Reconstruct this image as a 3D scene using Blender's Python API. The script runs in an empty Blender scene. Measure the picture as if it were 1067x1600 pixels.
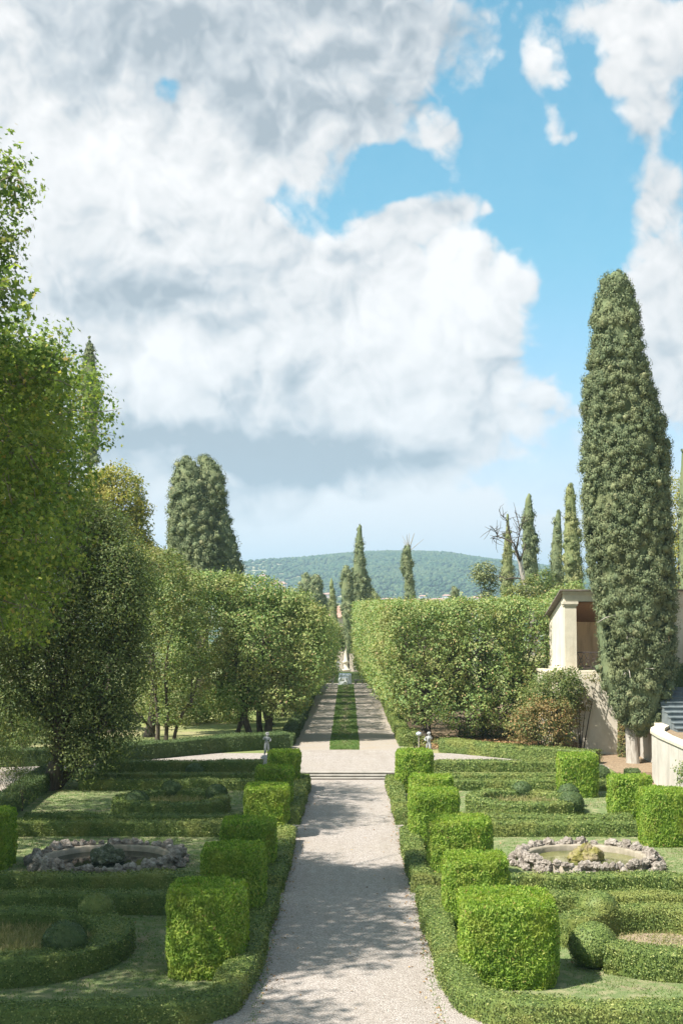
import bpy, bmesh, math, random
import numpy as np
from mathutils import Vector, Matrix
R = math.radians
sc = bpy.context.scene
COL = sc.collection

# ---------------------------------------------------------------- camera
F = 2100.0                                       # focal length in pixels of a 1067 x 1600 frame
cam_d = bpy.data.cameras.new("camera"); cam = bpy.data.objects.new("camera", cam_d); COL.objects.link(cam)
cam_d.sensor_fit = 'VERTICAL'; cam_d.sensor_height = 36; cam_d.lens = 36 * F / 1600
cam.location = (0, 0, 8.0)
cam.rotation_euler = (R(90 + 3.814), 0, R(0.259))
cam_d.clip_start = 0.5; cam_d.clip_end = 20000
sc.camera = cam

# ---------------------------------------------------------------- sun, exposure
SUN_EL, SUN_AZ = 53.0, -122.0                    # azimuth from +Y towards +X
sd = (math.sin(R(SUN_AZ)) * math.cos(R(SUN_EL)), math.cos(R(SUN_AZ)) * math.cos(R(SUN_EL)), math.sin(R(SUN_EL)))
sl = bpy.data.lights.new("sun", 'SUN'); sl.energy = 5.0; sl.angle = R(0.6); sl.color = (1.0, 0.955, 0.88)
so = bpy.data.objects.new("sun", sl); COL.objects.link(so)
so.rotation_euler = Vector(sd).to_track_quat('Z', 'Y').to_euler(); so.location = (0, 0, 60)
sc.view_settings.view_transform = 'Standard'; sc.view_settings.look = 'None'
sc.view_settings.exposure = 1.24; sc.view_settings.gamma = 1.0
sc.render.engine = 'CYCLES'
cy = sc.cycles
cy.max_bounces = 7; cy.diffuse_bounces = 4; cy.glossy_bounces = 3; cy.transmission_bounces = 4
cy.transparent_max_bounces = 6; cy.volume_bounces = 0; cy.use_denoising = True
cy.caustics_reflective = False; cy.caustics_refractive = False

# ---------------------------------------------------------------- node helper
class NT:
    def __init__(s, tree): s.t = tree; s.n = tree.nodes; s.l = tree.links
    def new(s, typ, **kw):
        n = s.n.new(typ)
        for k, v in kw.items(): setattr(n, k, v)
        return n
    def put(s, sock, v):
        if isinstance(v, bpy.types.NodeSocket): s.l.new(v, sock)
        elif v is not None: sock.default_value = v
    def m(s, op, a, b=None, c=None, clamp=False):
        n = s.new('ShaderNodeMath', operation=op); n.use_clamp = clamp
        s.put(n.inputs[0], a)
        if b is not None: s.put(n.inputs[1], b)
        if c is not None: s.put(n.inputs[2], c)
        return n.outputs[0]
    def vm(s, op, a, b=None):
        n = s.new('ShaderNodeVectorMath', operation=op)
        s.put(n.inputs[0], a)
        if b is not None: s.put(n.inputs[1], b)
        return n.outputs['Value'] if op in ('LENGTH', 'DOT_PRODUCT', 'DISTANCE') else n.outputs[0]
    def noise(s, vec, scale, detail=2, rough=0.5, dist=0.0, out='Fac'):
        n = s.new('ShaderNodeTexNoise'); s.put(n.inputs['Vector'], vec)
        n.inputs['Scale'].default_value = scale; n.inputs['Detail'].default_value = detail
        n.inputs['Roughness'].default_value = rough; n.inputs['Distortion'].default_value = dist
        return n.outputs[out]
    def ramp(s, fac, stops, interp='LINEAR'):
        n = s.new('ShaderNodeValToRGB'); s.put(n.inputs[0], fac); cr = n.color_ramp; cr.interpolation = interp
        while len(cr.elements) < len(stops): cr.elements.new(0.5)
        for e, (p, c) in zip(cr.elements, stops):
            e.position = p; e.color = (*c, 1) if len(c) == 3 else c
        return n.outputs[0]
    def mix(s, fac, a, b, blend='MIX'):
        n = s.new('ShaderNodeMix', data_type='RGBA', blend_type=blend)
        s.put(n.inputs[0], fac); s.put(n.inputs[6], (*a, 1) if isinstance(a, tuple) and len(a) == 3 else a)
        s.put(n.inputs[7], (*b, 1) if isinstance(b, tuple) and len(b) == 3 else b)
        return n.outputs[2]
    def maprange(s, v, a, b, c=0.0, d=1.0, smooth=False):
        n = s.new('ShaderNodeMapRange'); n.interpolation_type = 'SMOOTHSTEP' if smooth else 'LINEAR'
        s.put(n.inputs[0], v)
        for i, x in enumerate((a, b, c, d)): n.inputs[i + 1].default_value = x
        return n.outputs[0]

# ---------------------------------------------------------------- world: daylight sky with broken cumulus
world = bpy.data.worlds.new("World"); sc.world = world; world.use_nodes = True
W = NT(world.node_tree); W.n.clear()
def sky_dir(px, py):                             # frame pixel -> (azimuth, elevation) in units of 1/2100 rad
    x = (px - 533.5) / F; z = -(py - 800) / F; y = 1.0; t = R(3.814); q = R(0.259)
    y, z = y * math.cos(t) - z * math.sin(t), y * math.sin(t) + z * math.cos(t)
    x, y = x * math.cos(q) - y * math.sin(q), x * math.sin(q) + y * math.cos(q)
    return math.atan2(x, y), math.atan2(z, math.hypot(x, y))
tc = W.new('ShaderNodeTexCoord'); D = W.vm('NORMALIZE', tc.outputs['Generated'])
sp = W.new('ShaderNodeSeparateXYZ'); W.put(sp.inputs[0], D)
az = W.m('ARCTAN2', sp.outputs[0], sp.outputs[1]); el = W.m('ARCSINE', sp.outputs[2])
cb = W.new('ShaderNodeCombineXYZ'); W.put(cb.inputs[0], az); W.put(cb.inputs[1], el); UV0 = cb.outputs[0]
rt = W.new('ShaderNodeVectorRotate', rotation_type='EULER_XYZ'); W.put(rt.inputs['Vector'], UV0); rt.inputs['Rotation'].default_value = (0.7, 0.5, 0.4)
UV = W.vm('ADD', rt.outputs[0], (3.31, 1.77, 5.13))      # tilted slice: no lattice lines
# slow warp so that no outline stays elliptical
wn = W.noise(UV, 7.0, 4, 0.55, out='Color')
UVw = W.vm('ADD', UV0, W.vm('MULTIPLY', W.vm('SUBTRACT', wn, (0.5, 0.5, 0.5)), (0.13, 0.10, 0.0)))
def blobsum(lst, base=0.0, lo=0.15):
    acc = base
    for px, py, rx, ry, w in lst:
        a, e = sky_dir(px, py)
        mp = W.new('ShaderNodeMapping', vector_type='POINT'); W.put(mp.inputs[0], UVw)
        kx, ky = F / rx, F / ry
        mp.inputs['Scale'].default_value = (kx, ky, 0)
        mp.inputs['Location'].default_value = (-a * kx, -e * ky, 0)
        d = W.vm('LENGTH', mp.outputs[0])
        g = W.maprange(d, lo, 1.45, w, 0.0, smooth=True)
        acc = W.m('ADD', acc, g)
    return acc
CL = [(120, 40, 480, 230, 1.0), (470, 60, 270, 240, 0.9), (110, 380, 430, 250, 1.0), (330, 430, 260, 180, 0.8),
      (430, 600, 390, 170, 0.9), (625, 500, 200, 190, 0.85), (740, 640, 150, 85, 0.7), (590, 778, 200, 46, 0.95),
      (300, 800, 380, 100, 0.85), (180, 690, 300, 110, 0.8), (430, 720, 300, 60, 0.6), (600, 340, 60, 60, 0.35), (655, 225, 45, 55, 0.5), (690, 320, 60, 30, 0.3),
      (1050, 100, 85, 100, 0.72), (1035, 205, 50, 50, 0.42), (985, 120, 40, 26, 0.3), (1010, 330, 50, 50, 0.25), (850, 115, 75, 66, 0.5), (885, 215, 42, 34, 0.62), (1065, 300, 40, 70, 0.5),
      (1065, 480, 95, 190, 0.75), (980, 30, 80, 50, 0.4), (955, 140, 40, 28, 0.4), (1040, 660, 60, 60, 0.5), (785, 35, 80, 40, 0.42), (600, 852, 560, 52, 0.95), (660, 780, 110, 36, 0.3), (720, 110, 40, 60, 0.35), (920, 60, 60, 40, 0.4), (940, 290, 50, 26, 0.3), (700, 330, 60, 26, 0.35), (890, 700, 90, 30, 0.3), (1000, 800, 200, 80, 0.4),
      (300, 158, 62, 46, -1.25), (570, 245, 100, 45, -0.95), (470, 318, 100, 50, -0.9), (740, 200, 60, 160, -0.45), (770, 330, 60, 120, -0.3), (880, 420, 110, 190, -0.5), (620, 400, 30, 50, -0.3)]
M = blobsum(CL)
def field(vec):                                  # billowing relief of cumulus: puffs parted by creases
    wv = W.vm('ADD', vec, W.vm('MULTIPLY', W.vm('SUBTRACT', W.noise(vec, 16.0, 3, 0.6, out='Color'), (0.5, 0.5, 0.5)), (0.05, 0.05, 0.05)))
    acc = None
    for sc_, w_ in ((9.0, 0.50), (20.0, 0.28), (43.0, 0.16), (90.0, 0.09)):
        q = W.m('MULTIPLY', W.m('ABSOLUTE', W.m('SUBTRACT', W.noise(W.vm('ADD', wv, (sc_, 0, 0)), sc_, 0), 0.5)), 2.0 * w_ * 1.8)
        acc = q if acc is None else W.m('ADD', acc, q)
    return acc                                    # about 0 .. 1, mean near 0.35
f0 = field(UV); f1 = field(W.vm('ADD', UV, (-0.010, 0.010, 0.006)))
n_fine = W.noise(UV, 26.0, 5, 0.66)
gen = W.maprange(W.noise(D, 2.2, 4, 0.55), 0.42, 0.62, 0.0, 0.9)          # cloud cover elsewhere in the sky
az_abs = W.m('ABSOLUTE', az)
outside = W.m('MAXIMUM', W.maprange(az_abs, 0.27, 0.42, 0, 1, smooth=True), W.maprange(el, 0.47, 0.62, 0, 1, smooth=True))
M = W.m('ADD', W.m('MULTIPLY', M, W.m('SUBTRACT', 1.0, outside)), W.m('MULTIPLY', gen, outside))
M = W.m('ADD', M, W.m('MULTIPLY', W.m('SUBTRACT', f0, 0.36), 0.9))
M = W.m('ADD', M, W.m('MULTIPLY', W.m('SUBTRACT', n_fine, 0.5), 0.9))
thick = W.maprange(M, 0.25, 0.74, 0.0, 1.0, smooth=True)
veil = W.m('MULTIPLY', W.maprange(el, 0.0, 0.16, 0.75, 0.05), W.maprange(W.noise(UV, 6.0, 4, 0.6), 0.25, 0.65, 0.55, 1.0))
cover = W.m('MAXIMUM', thick, veil)
# shade of the clouds: lit billows, grey bellies (thicker and lower parts)
SH = [(330, 90, 420, 150, -0.34), (430, 700, 290, 38, -0.85), (230, 470, 180, 36, -0.25), (470, 610, 150, 50, -0.12), (200, 470, 230, 60, -0.20), (260, 770, 200, 36, -0.2), (480, 430, 120, 50, -0.10),
      (600, 60, 130, 120, -0.16), (30, 330, 130, 160, 0.10), (300, 280, 180, 70, 0.16), (640, 500, 170, 130, 0.30), (270, 585, 80, 50, 0.22), (680, 770, 120, 30, 0.2), (840, 690, 70, 40, 0.1), (570, 850, 560, 70, 0.85), (620, 785, 210, 38, 0.5)]
S = blobsum(SH, 0.60)
S = W.m('ADD', S, W.m('MULTIPLY', W.m('SUBTRACT', f0, f1), 1.0))
S = W.m('ADD', S, W.m('MULTIPLY', W.m('SUBTRACT', W.noise(UV, 5.0, 4, 0.55), 0.5), 0.42))
S = W.m('ADD', S, W.m('MULTIPLY', W.m('SUBTRACT', W.noise(UV, 14.0, 4, 0.6), 0.5), 0.30))
cloud_c = W.ramp(S, [(0.0, (0.34, 0.39, 0.43)), (0.3, (0.51, 0.545, 0.575)), (0.58, (0.70, 0.70, 0.70)), (0.8, (0.79, 0.78, 0.775)), (1.0, (0.86, 0.845, 0.835))])
sky = W.new('ShaderNodeTexSky', sky_type='NISHITA'); sky.sun_disc = False
sky.sun_elevation = R(SUN_EL); sky.sun_rotation = R(SUN_AZ); sky.air_density = 1.0; sky.dust_density = 1.0; sky.ozone_density = 1.6
bg1 = W.new('ShaderNodeBackground'); tint = W.ramp(W.maprange(el, 0.0, 0.42), [(0.0, (1.10, 0.92, 1.08)), (0.25, (0.80, 0.86, 0.93)), (0.6, (0.50, 0.93, 0.86)), (1.0, (0.48, 1.02, 0.92))])
W.put(bg1.inputs[0], W.mix(1.0, sky.outputs[0], tint, 'MULTIPLY')); bg1.inputs[1].default_value = 0.090
bg2 = W.new('ShaderNodeBackground'); W.put(bg2.inputs[0], cloud_c); bg2.inputs[1].default_value = 0.53
mx = W.new('ShaderNodeMixShader'); W.put(mx.inputs[0], cover); W.l.new(bg1.outputs[0], mx.inputs[1]); W.l.new(bg2.outputs[0], mx.inputs[2])
wo = W.new('ShaderNodeOutputWorld'); W.l.new(mx.outputs[0], wo.inputs[0])
world.cycles.sampling_method = 'MANUAL'; world.cycles.sample_map_resolution = 512

# ---------------------------------------------------------------- materials
def mat(name, build):
    m = bpy.data.materials.new(name); m.use_nodes = True; t = NT(m.node_tree); t.n.clear()
    o = t.new('ShaderNodeOutputMaterial'); build(t, o); return m
def bsdf(t, o, col, rough=0.8, bump=None, bstr=0.3, bdist=0.02, spec=0.3, **kw):
    b = t.new('ShaderNodeBsdfPrincipled'); t.put(b.inputs['Base Color'], (*col, 1) if isinstance(col, tuple) else col)
    t.put(b.inputs['Roughness'], rough); t.put(b.inputs['Specular IOR Level'], spec)
    for k, v in kw.items(): t.put(b.inputs[k], v)
    if bump is not None:
        bn = t.new('ShaderNodeBump'); bn.inputs['Strength'].default_value = bstr; bn.inputs['Distance'].default_value = bdist
        t.put(bn.inputs['Height'], bump); t.l.new(bn.outputs[0], b.inputs['Normal'])
    if o is not None: t.l.new(b.outputs[0], o.inputs[0])
    return b
def pos(t): return t.new('ShaderNodeNewGeometry').outputs['Position']
def leafmat(name, stops, patch=None, patch_scale=0.5, trans=0.3, rough=0.6, patch_amt=0.5, tcol=(1.25, 1.35, 0.6)):
    def b(t, o):
        g = t.new('ShaderNodeNewGeometry')
        c = t.ramp(g.outputs['Random Per Island'], stops)
        if patch:
            nz = t.noise(g.outputs['Position'], patch_scale, 3, 0.6)
            c = t.mix(t.maprange(nz, 0.45, 0.68, 0, patch_amt, smooth=True), c, patch)
        p = bsdf(t, None, c, rough, spec=0.25)
        tr = t.new('ShaderNodeBsdfTranslucent'); t.put(tr.inputs[0], t.mix(1.0, c, tcol, 'MULTIPLY'))
        mxs = t.new('ShaderNodeMixShader'); mxs.inputs[0].default_value = trans
        t.l.new(p.outputs[0], mxs.inputs[1]); t.l.new(tr.outputs[0], mxs.inputs[2]); t.l.new(mxs.outputs[0], o.inputs[0])
    return mat(name, b)
M_ = {}
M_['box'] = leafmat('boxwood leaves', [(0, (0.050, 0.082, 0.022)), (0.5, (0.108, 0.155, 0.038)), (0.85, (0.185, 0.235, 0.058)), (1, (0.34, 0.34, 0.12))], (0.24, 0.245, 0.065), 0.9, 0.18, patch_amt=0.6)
M_['boxdark'] = leafmat('ball and shaded hedge boxwood leaves', [(0, (0.040, 0.068, 0.024)), (0.6, (0.070, 0.108, 0.036)), (1, (0.13, 0.165, 0.06))], (0.10, 0.13, 0.045), 1.3, 0.2, patch_amt=0.4)  # darker green: natural on balls, shade put into the colour on tree-side hedges
M_['thuja'] = leafmat('bright thuja fronds', [(0, (0.095, 0.165, 0.022)), (0.4, (0.185, 0.29, 0.038)), (0.8, (0.285, 0.40, 0.060)), (0.97, (0.41, 0.46, 0.10)), (1, (0.34, 0.22, 0.10))], (0.31, 0.33, 0.06), 1.6, 0.48, patch_amt=0.45)
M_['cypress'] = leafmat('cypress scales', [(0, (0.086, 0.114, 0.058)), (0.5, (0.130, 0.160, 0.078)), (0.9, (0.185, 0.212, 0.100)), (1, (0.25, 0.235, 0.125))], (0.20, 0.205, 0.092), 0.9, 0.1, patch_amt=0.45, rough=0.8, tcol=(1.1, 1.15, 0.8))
M_['cypress_pale'] = leafmat('pale cypress scales', [(0, (0.11, 0.14, 0.055)), (0.5, (0.16, 0.19, 0.075)), (1, (0.26, 0.26, 0.12))], (0.25, 0.235, 0.095), 0.6, 0.12, patch_amt=0.5, rough=0.8)  # lighter, yellower green for some cypresses and the young tree
M_['hornbeam'] = leafmat('hornbeam leaves', [(0, (0.095, 0.160, 0.049)), (0.4, (0.166, 0.244, 0.071)), (0.8, (0.258, 0.323, 0.104)), (0.93, (0.369, 0.369, 0.147)), (1, (0.350, 0.232, 0.121))], (0.310, 0.271, 0.101), 0.35, 0.3, patch_amt=0.55)
M_['plane'] = leafmat('plane tree leaves', [(0, (0.07, 0.12, 0.026)), (0.45, (0.14, 0.215, 0.045)), (0.8, (0.23, 0.30, 0.065)), (0.95, (0.40, 0.41, 0.11)), (1, (0.40, 0.28, 0.10))], (0.26, 0.28, 0.07), 0.6, 0.48, patch_amt=0.45)
M_['dark'] = leafmat('deep green leaves', [(0, (0.065, 0.098, 0.040)), (0.5, (0.115, 0.16, 0.056)), (0.85, (0.18, 0.215, 0.078)), (1, (0.28, 0.27, 0.11))], (0.19, 0.20, 0.07), 0.4, 0.42, patch_amt=0.45)
M_['olive'] = leafmat('olive green leaves', [(0, (0.081, 0.124, 0.040)), (0.5, (0.134, 0.189, 0.059)), (0.9, (0.226, 0.262, 0.086)), (1, (0.340, 0.267, 0.122))], (0.249, 0.206, 0.079), 0.5, 0.35, patch_amt=0.55)
M_['autumn'] = leafmat('yellowing leaves', [(0, (0.144, 0.180, 0.042)), (0.5, (0.264, 0.276, 0.060)), (1, (0.432, 0.360, 0.096))], (0.336, 0.264, 0.072), 0.5, 0.4)
M_['rust'] = leafmat('rusty shrub leaves', [(0, (0.09, 0.12, 0.04)), (0.55, (0.17, 0.19, 0.065)), (0.82, (0.27, 0.22, 0.09)), (1, (0.36, 0.18, 0.08))], (0.36, 0.20, 0.09), 0.9, 0.3, patch_amt=0.5)
M_['dryleaf'] = leafmat('dry leaves', [(0, (0.16, 0.09, 0.04)), (0.6, (0.28, 0.17, 0.08)), (1, (0.40, 0.28, 0.14))], trans=0.1)
M_['blade'] = leafmat('grass blades', [(0, (0.08, 0.15, 0.035)), (0.6, (0.13, 0.22, 0.055)), (1, (0.24, 0.27, 0.10))], (0.22, 0.22, 0.09), 0.6, 0.3)
M_['drygrass'] = leafmat('tall dry grass', [(0, (0.16, 0.18, 0.06)), (0.6, (0.28, 0.26, 0.11)), (1, (0.42, 0.34, 0.18))], trans=0.3)
def _bark(c1, c2):
    def b(t, o):
        p = pos(t); st = t.vm('MULTIPLY', p, (6.0, 6.0, 0.9)); n = t.noise(st, 2.0, 5, 0.65)
        bsdf(t, o, t.ramp(n, [(0.3, c1), (0.7, c2)]), 0.9, n, 0.8, 0.05, spec=0.15)
    return b
M_['bark'] = mat('brown bark', _bark((0.035, 0.028, 0.02), (0.12, 0.10, 0.075)))
M_['palebark'] = mat('pale grey bark', _bark((0.20, 0.17, 0.14), (0.48, 0.44, 0.38)))
M_['planebark'] = mat('mottled plane bark', _bark((0.10, 0.09, 0.06), (0.32, 0.30, 0.22)))
def _gravel(t, o):
    p = pos(t)
    v = t.new('ShaderNodeTexVoronoi'); t.put(v.inputs['Vector'], p); v.inputs['Scale'].default_value = 36
    big = t.noise(p, 0.35, 5, 0.6); mid = t.noise(p, 3.5, 4, 0.6)
    c = t.ramp(t.m('MULTIPLY', v.outputs['Color'], 1.0), [(0.0, (0.16, 0.135, 0.115)), (0.35, (0.29, 0.252, 0.225)), (0.7, (0.385, 0.342, 0.308)), (1.0, (0.52, 0.47, 0.43))])
    c = t.mix(t.maprange(big, 0.35, 0.7, 0, 0.35), c, (0.30, 0.255, 0.205))
    c = t.mix(t.maprange(mid, 0.5, 0.72, 0, 0.35), c, (0.21, 0.18, 0.15))
    rut = t.noise(t.vm('MULTIPLY', p, (2.2, 0.16, 1.0)), 1.0, 4, 0.6)
    c = t.mix(t.maprange(rut, 0.5, 0.68, 0, 0.38), c, (0.24, 0.205, 0.17)); c = t.mix(t.maprange(t.noise(p, 1.3, 5, 0.7), 0.56, 0.72, 0, 0.4), c, (0.42, 0.38, 0.34))
    bsdf(t, o, c, 0.92, t.m('SUBTRACT', 1.0, v.outputs['Distance']), 0.8, 0.03, spec=0.2)
M_['gravel'] = mat('pale gravel', _gravel)
def _dirtgravel(t, o):
    p = pos(t); a = t.noise(p, 0.6, 6, 0.65); f = t.noise(p, 22, 3, 0.7)
    c = t.ramp(f, [(0.25, (0.20, 0.17, 0.14)), (0.5, (0.30, 0.26, 0.22)), (0.75, (0.42, 0.38, 0.33))])
    c = t.mix(t.maprange(a, 0.48, 0.66, 0, 0.55), c, (0.30, 0.24, 0.17))
    bsdf(t, o, c, 0.95, f, 0.6, 0.03, spec=0.1)
M_['alley'] = mat('earthy gravel', _dirtgravel)
def _lawn(t, o):
    p = pos(t); a = t.noise(p, 0.45, 5, 0.6); b = t.noise(p, 2.6, 5, 0.65); f = t.noise(p, 38, 3, 0.7)
    c = t.ramp(f, [(0.3, (0.10, 0.14, 0.055)), (0.55, (0.175, 0.22, 0.088)), (0.75, (0.27, 0.30, 0.14))])
    c = t.mix(t.maprange(b, 0.46, 0.62, 0, 0.75), c, (0.33, 0.30, 0.17))
    c = t.mix(t.maprange(a, 0.52, 0.68, 0, 0.45), c, (0.16, 0.24, 0.08))
    c = t.mix(t.maprange(t.noise(p, 1.1, 5, 0.72), 0.56, 0.66, 0, 0.75), c, (0.30, 0.24, 0.16))
    bsdf(t, o, c, 0.95, f, 0.9, 0.05, spec=0.1)
M_['lawn'] = mat('lawn', _lawn)
def _ground(t, o):
    p = pos(t); a = t.noise(p, 0.12, 6, 0.6); f = t.noise(p, 5, 5, 0.7)
    c = t.ramp(a, [(0.35, (0.12, 0.16, 0.05)), (0.5, (0.22, 0.24, 0.09)), (0.65, (0.30, 0.26, 0.15))])
    c = t.mix(t.maprange(f, 0.4, 0.7, 0, 0.5), c, (0.16, 0.15, 0.07))
    bsdf(t, o, c, 0.95, f, 0.6, 0.08, spec=0.1)
M_['ground'] = mat('rough ground', _ground)
def _litter(t, o):
    p = pos(t); f = t.noise(p, 9, 6, 0.75)
    bsdf(t, o, t.ramp(f, [(0.3, (0.12, 0.085, 0.055)), (0.5, (0.25, 0.18, 0.115)), (0.7, (0.40, 0.31, 0.21))]), 0.95, f, 0.9, 0.06, spec=0.1)
M_['litter'] = mat('leaf litter', _litter)
def _hill(t, o):
    p = pos(t); a = t.noise(p, 0.0032, 5, 0.6); b = t.noise(p, 0.03, 6, 0.7); f = t.noise(p, 0.11, 4, 0.7)
    s = t.new('ShaderNodeSeparateXYZ'); t.put(s.inputs[0], p)
    c = t.ramp(b, [(0.35, (0.030, 0.062, 0.026)), (0.55, (0.058, 0.10, 0.038)), (0.7, (0.10, 0.14, 0.055))])
    # terraced fields and vineyards on the left shoulder and along the foot
    w = t.new('ShaderNodeTexWave', wave_type='BANDS', bands_direction='Z'); t.put(w.inputs['Vector'], p)
    w.inputs['Scale'].default_value = 0.045; w.inputs['Distortion'].default_value = 6; w.inputs['Detail'].default_value = 3
    field = t.ramp(w.outputs['Fac'], [(0.2, (0.16, 0.19, 0.07)), (0.6, (0.38, 0.37, 0.20)), (0.9, (0.56, 0.51, 0.34))])
    left = t.maprange(t.m('ADD', s.outputs[0], t.m('MULTIPLY', t.m('SUBTRACT', a, 0.5), 500.0)), -230, 40, 1, 0, smooth=True)
    foot = t.maprange(t.m('ADD', s.outputs[2], t.m('MULTIPLY', t.m('SUBTRACT', b, 0.5), 60.0)), 8, 34, 1, 0, smooth=True)
    k = t.m('MULTIPLY', t.m('MAXIMUM', left, foot), t.maprange(t.noise(p, 0.014, 4, 0.6), 0.42, 0.56, 0, 1, smooth=True))
    c = t.mix(t.m('MULTIPLY', k, 0.85), c, field)
    bsdf(t, o, c, 0.95, f, 1.0, 12.0, spec=0.05)
M_['hill'] = mat('wooded hillside', _hill)
def _plaster(c1, c2, stain, sc1=0.8):
    def b(t, o):
        p = pos(t); a = t.noise(p, sc1, 6, 0.65); f = t.noise(p, 9, 4, 0.7)
        st = t.noise(t.vm('MULTIPLY', p, (2.2, 2.2, 0.25)), 1.0, 5, 0.65)
        c = t.mix(t.maprange(a, 0.35, 0.65, 0, 1), c1, c2)
        c = t.mix(t.maprange(st, 0.52, 0.72, 0, 0.65), c, stain)
        bsdf(t, o, c, 0.93, f, 0.35, 0.02, spec=0.15)
    return b
M_['plaster'] = mat('weathered cream plaster', _plaster((0.68, 0.61, 0.50), (0.57, 0.51, 0.41), (0.30, 0.26, 0.20)))
M_['wallplaster'] = mat('weathered grey plaster', _plaster((0.52, 0.48, 0.42), (0.41, 0.38, 0.33), (0.24, 0.22, 0.19)))
M_['stone'] = mat('pale limestone', _plaster((0.60, 0.54, 0.42), (0.50, 0.45, 0.35), (0.34, 0.29, 0.20), 2.0))
M_['rim'] = mat('mossy pond rim', _plaster((0.34, 0.29, 0.23), (0.22, 0.19, 0.14), (0.12, 0.11, 0.07), 3.0))
M_['steps'] = mat('worn step stone', _plaster((0.34, 0.31, 0.27), (0.26, 0.24, 0.205), (0.13, 0.12, 0.10), 2.0))
M_['darkstone'] = mat('mossy dark stone', _plaster((0.17, 0.19, 0.19), (0.11, 0.13, 0.14), (0.06, 0.08, 0.08), 2.0))
M_['ochre'] = mat('ochre plaster', _plaster((0.90, 0.69, 0.43), (0.84, 0.64, 0.40), (0.42, 0.28, 0.15)))
M_['marble'] = mat('lichened white stone', _plaster((0.46, 0.45, 0.43), (0.31, 0.31, 0.30), (0.12, 0.12, 0.11), 7.0))
def _ceil(t, o):
    p = pos(t); w = t.new('ShaderNodeTexWave', wave_type='BANDS', bands_direction='Y'); t.put(w.inputs['Vector'], p); w.inputs['Scale'].default_value = 1.6
    w.inputs['Distortion'].default_value = 0.6; n = t.noise(p, 6, 4, 0.6)
    c = t.mix(n, t.ramp(w.outputs['Fac'], [(0.1, (0.20, 0.11, 0.06)), (0.5, (0.48, 0.28, 0.15))]), (0.26, 0.14, 0.07))
    bsdf(t, o, c, 0.85, w.outputs['Fac'], 0.5, 0.05)
M_['ceiling'] = mat('timber and brick ceiling', _ceil)
def _tile(t, o):
    p = pos(t); n = t.noise(p, 5, 4, 0.6)
    bsdf(t, o, t.ramp(n, [(0.3, (0.13, 0.115, 0.10)), (0.7, (0.26, 0.22, 0.18))]), 0.9, n, 0.6, 0.05)
M_['tile'] = mat('old roof tiles', _tile)
def _rock(t, o):
    p = pos(t); n = t.noise(p, 7, 8, 0.72); v = t.noise(p, 22, 4, 0.7)
    c = t.ramp(n, [(0.28, (0.065, 0.055, 0.045)), (0.46, (0.22, 0.185, 0.155)), (0.6, (0.37, 0.325, 0.28)), (0.8, (0.54, 0.49, 0.43))])
    c = t.mix(t.maprange(t.noise(p, 3, 4, 0.6), 0.5, 0.7, 0, 0.5), c, (0.20, 0.175, 0.14))
    bsdf(t, o, c, 0.92, v, 0.9, 0.05, spec=0.15)
M_['rock'] = mat('craggy limestone rock', _rock)
def _mossrock(t, o):
    p = pos(t); n = t.noise(p, 6, 6, 0.7); k = t.noise(p, 2.5, 5, 0.6)
    c = t.ramp(n, [(0.3, (0.08, 0.07, 0.035)), (0.5, (0.24, 0.19, 0.11)), (0.7, (0.42, 0.36, 0.25))])
    c = t.mix(t.maprange(k, 0.45, 0.58, 0, 0.7), c, (0.16, 0.15, 0.022))
    bsdf(t, o, c, 0.9, n, 0.9, 0.06, spec=0.2)
M_['mossrock'] = mat('mossy tufa', _mossrock)
def _water(t, o):
    p = pos(t); n = t.noise(p, 5, 3, 0.5); a = t.noise(p, 0.9, 4, 0.6)
    bsdf(t, o, t.ramp(a, [(0.35, (0.07, 0.08, 0.025)), (0.6, (0.15, 0.15, 0.05))]), 0.06, n, 0.12, 0.02, spec=0.5)
M_['water'] = mat('green pond water', _water)
def plain(name, c, rough=0.7, var=0.15, scale=8, **kw):
    def b(t, o):
        n = t.noise(pos(t), scale, 4, 0.6)
        bsdf(t, o, t.mix(t.maprange(n, 0.3, 0.7, 0, 1), tuple(x * (1 - var) for x in c), tuple(min(1, x * (1 + var)) for x in c)), rough, n, 0.1, 0.01, **kw)
    return mat(name, b)
M_['iron'] = plain('wrought iron', (0.06, 0.045, 0.04), 0.6, 0.3)
M_['door'] = plain('dark door', (0.018, 0.03, 0.032), 0.6, 0.3)
M_['cloth'] = plain('white linen', (0.78, 0.80, 0.84), 0.85, 0.06)
M_['bluecloth'] = plain('pale blue table top cloth', (0.42, 0.52, 0.62), 0.8, 0.08)
M_['white'] = plain('white painted', (0.46, 0.50, 0.55), 0.6, 0.1)
M_['skin'] = plain('skin', (0.50, 0.30, 0.22), 0.6, 0.05)
M_['shirt'] = plain('dark grey shirt', (0.10, 0.10, 0.11), 0.8, 0.1)
M_['soil'] = plain('dry soil', (0.26, 0.20, 0.14), 0.95, 0.35, 14)
M_['farwall'] = plain('far house plaster', (0.50, 0.40, 0.33), 0.9, 0.2, 0.2)
M_['farwall2'] = plain('far house white plaster', (0.60, 0.58, 0.54), 0.9, 0.1, 0.2)
M_['farroof'] = plain('far terracotta roof', (0.40, 0.24, 0.18), 0.9, 0.2, 0.3)
M_['glass'] = plain('dark window', (0.05, 0.06, 0.07), 0.3, 0.2)

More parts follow.
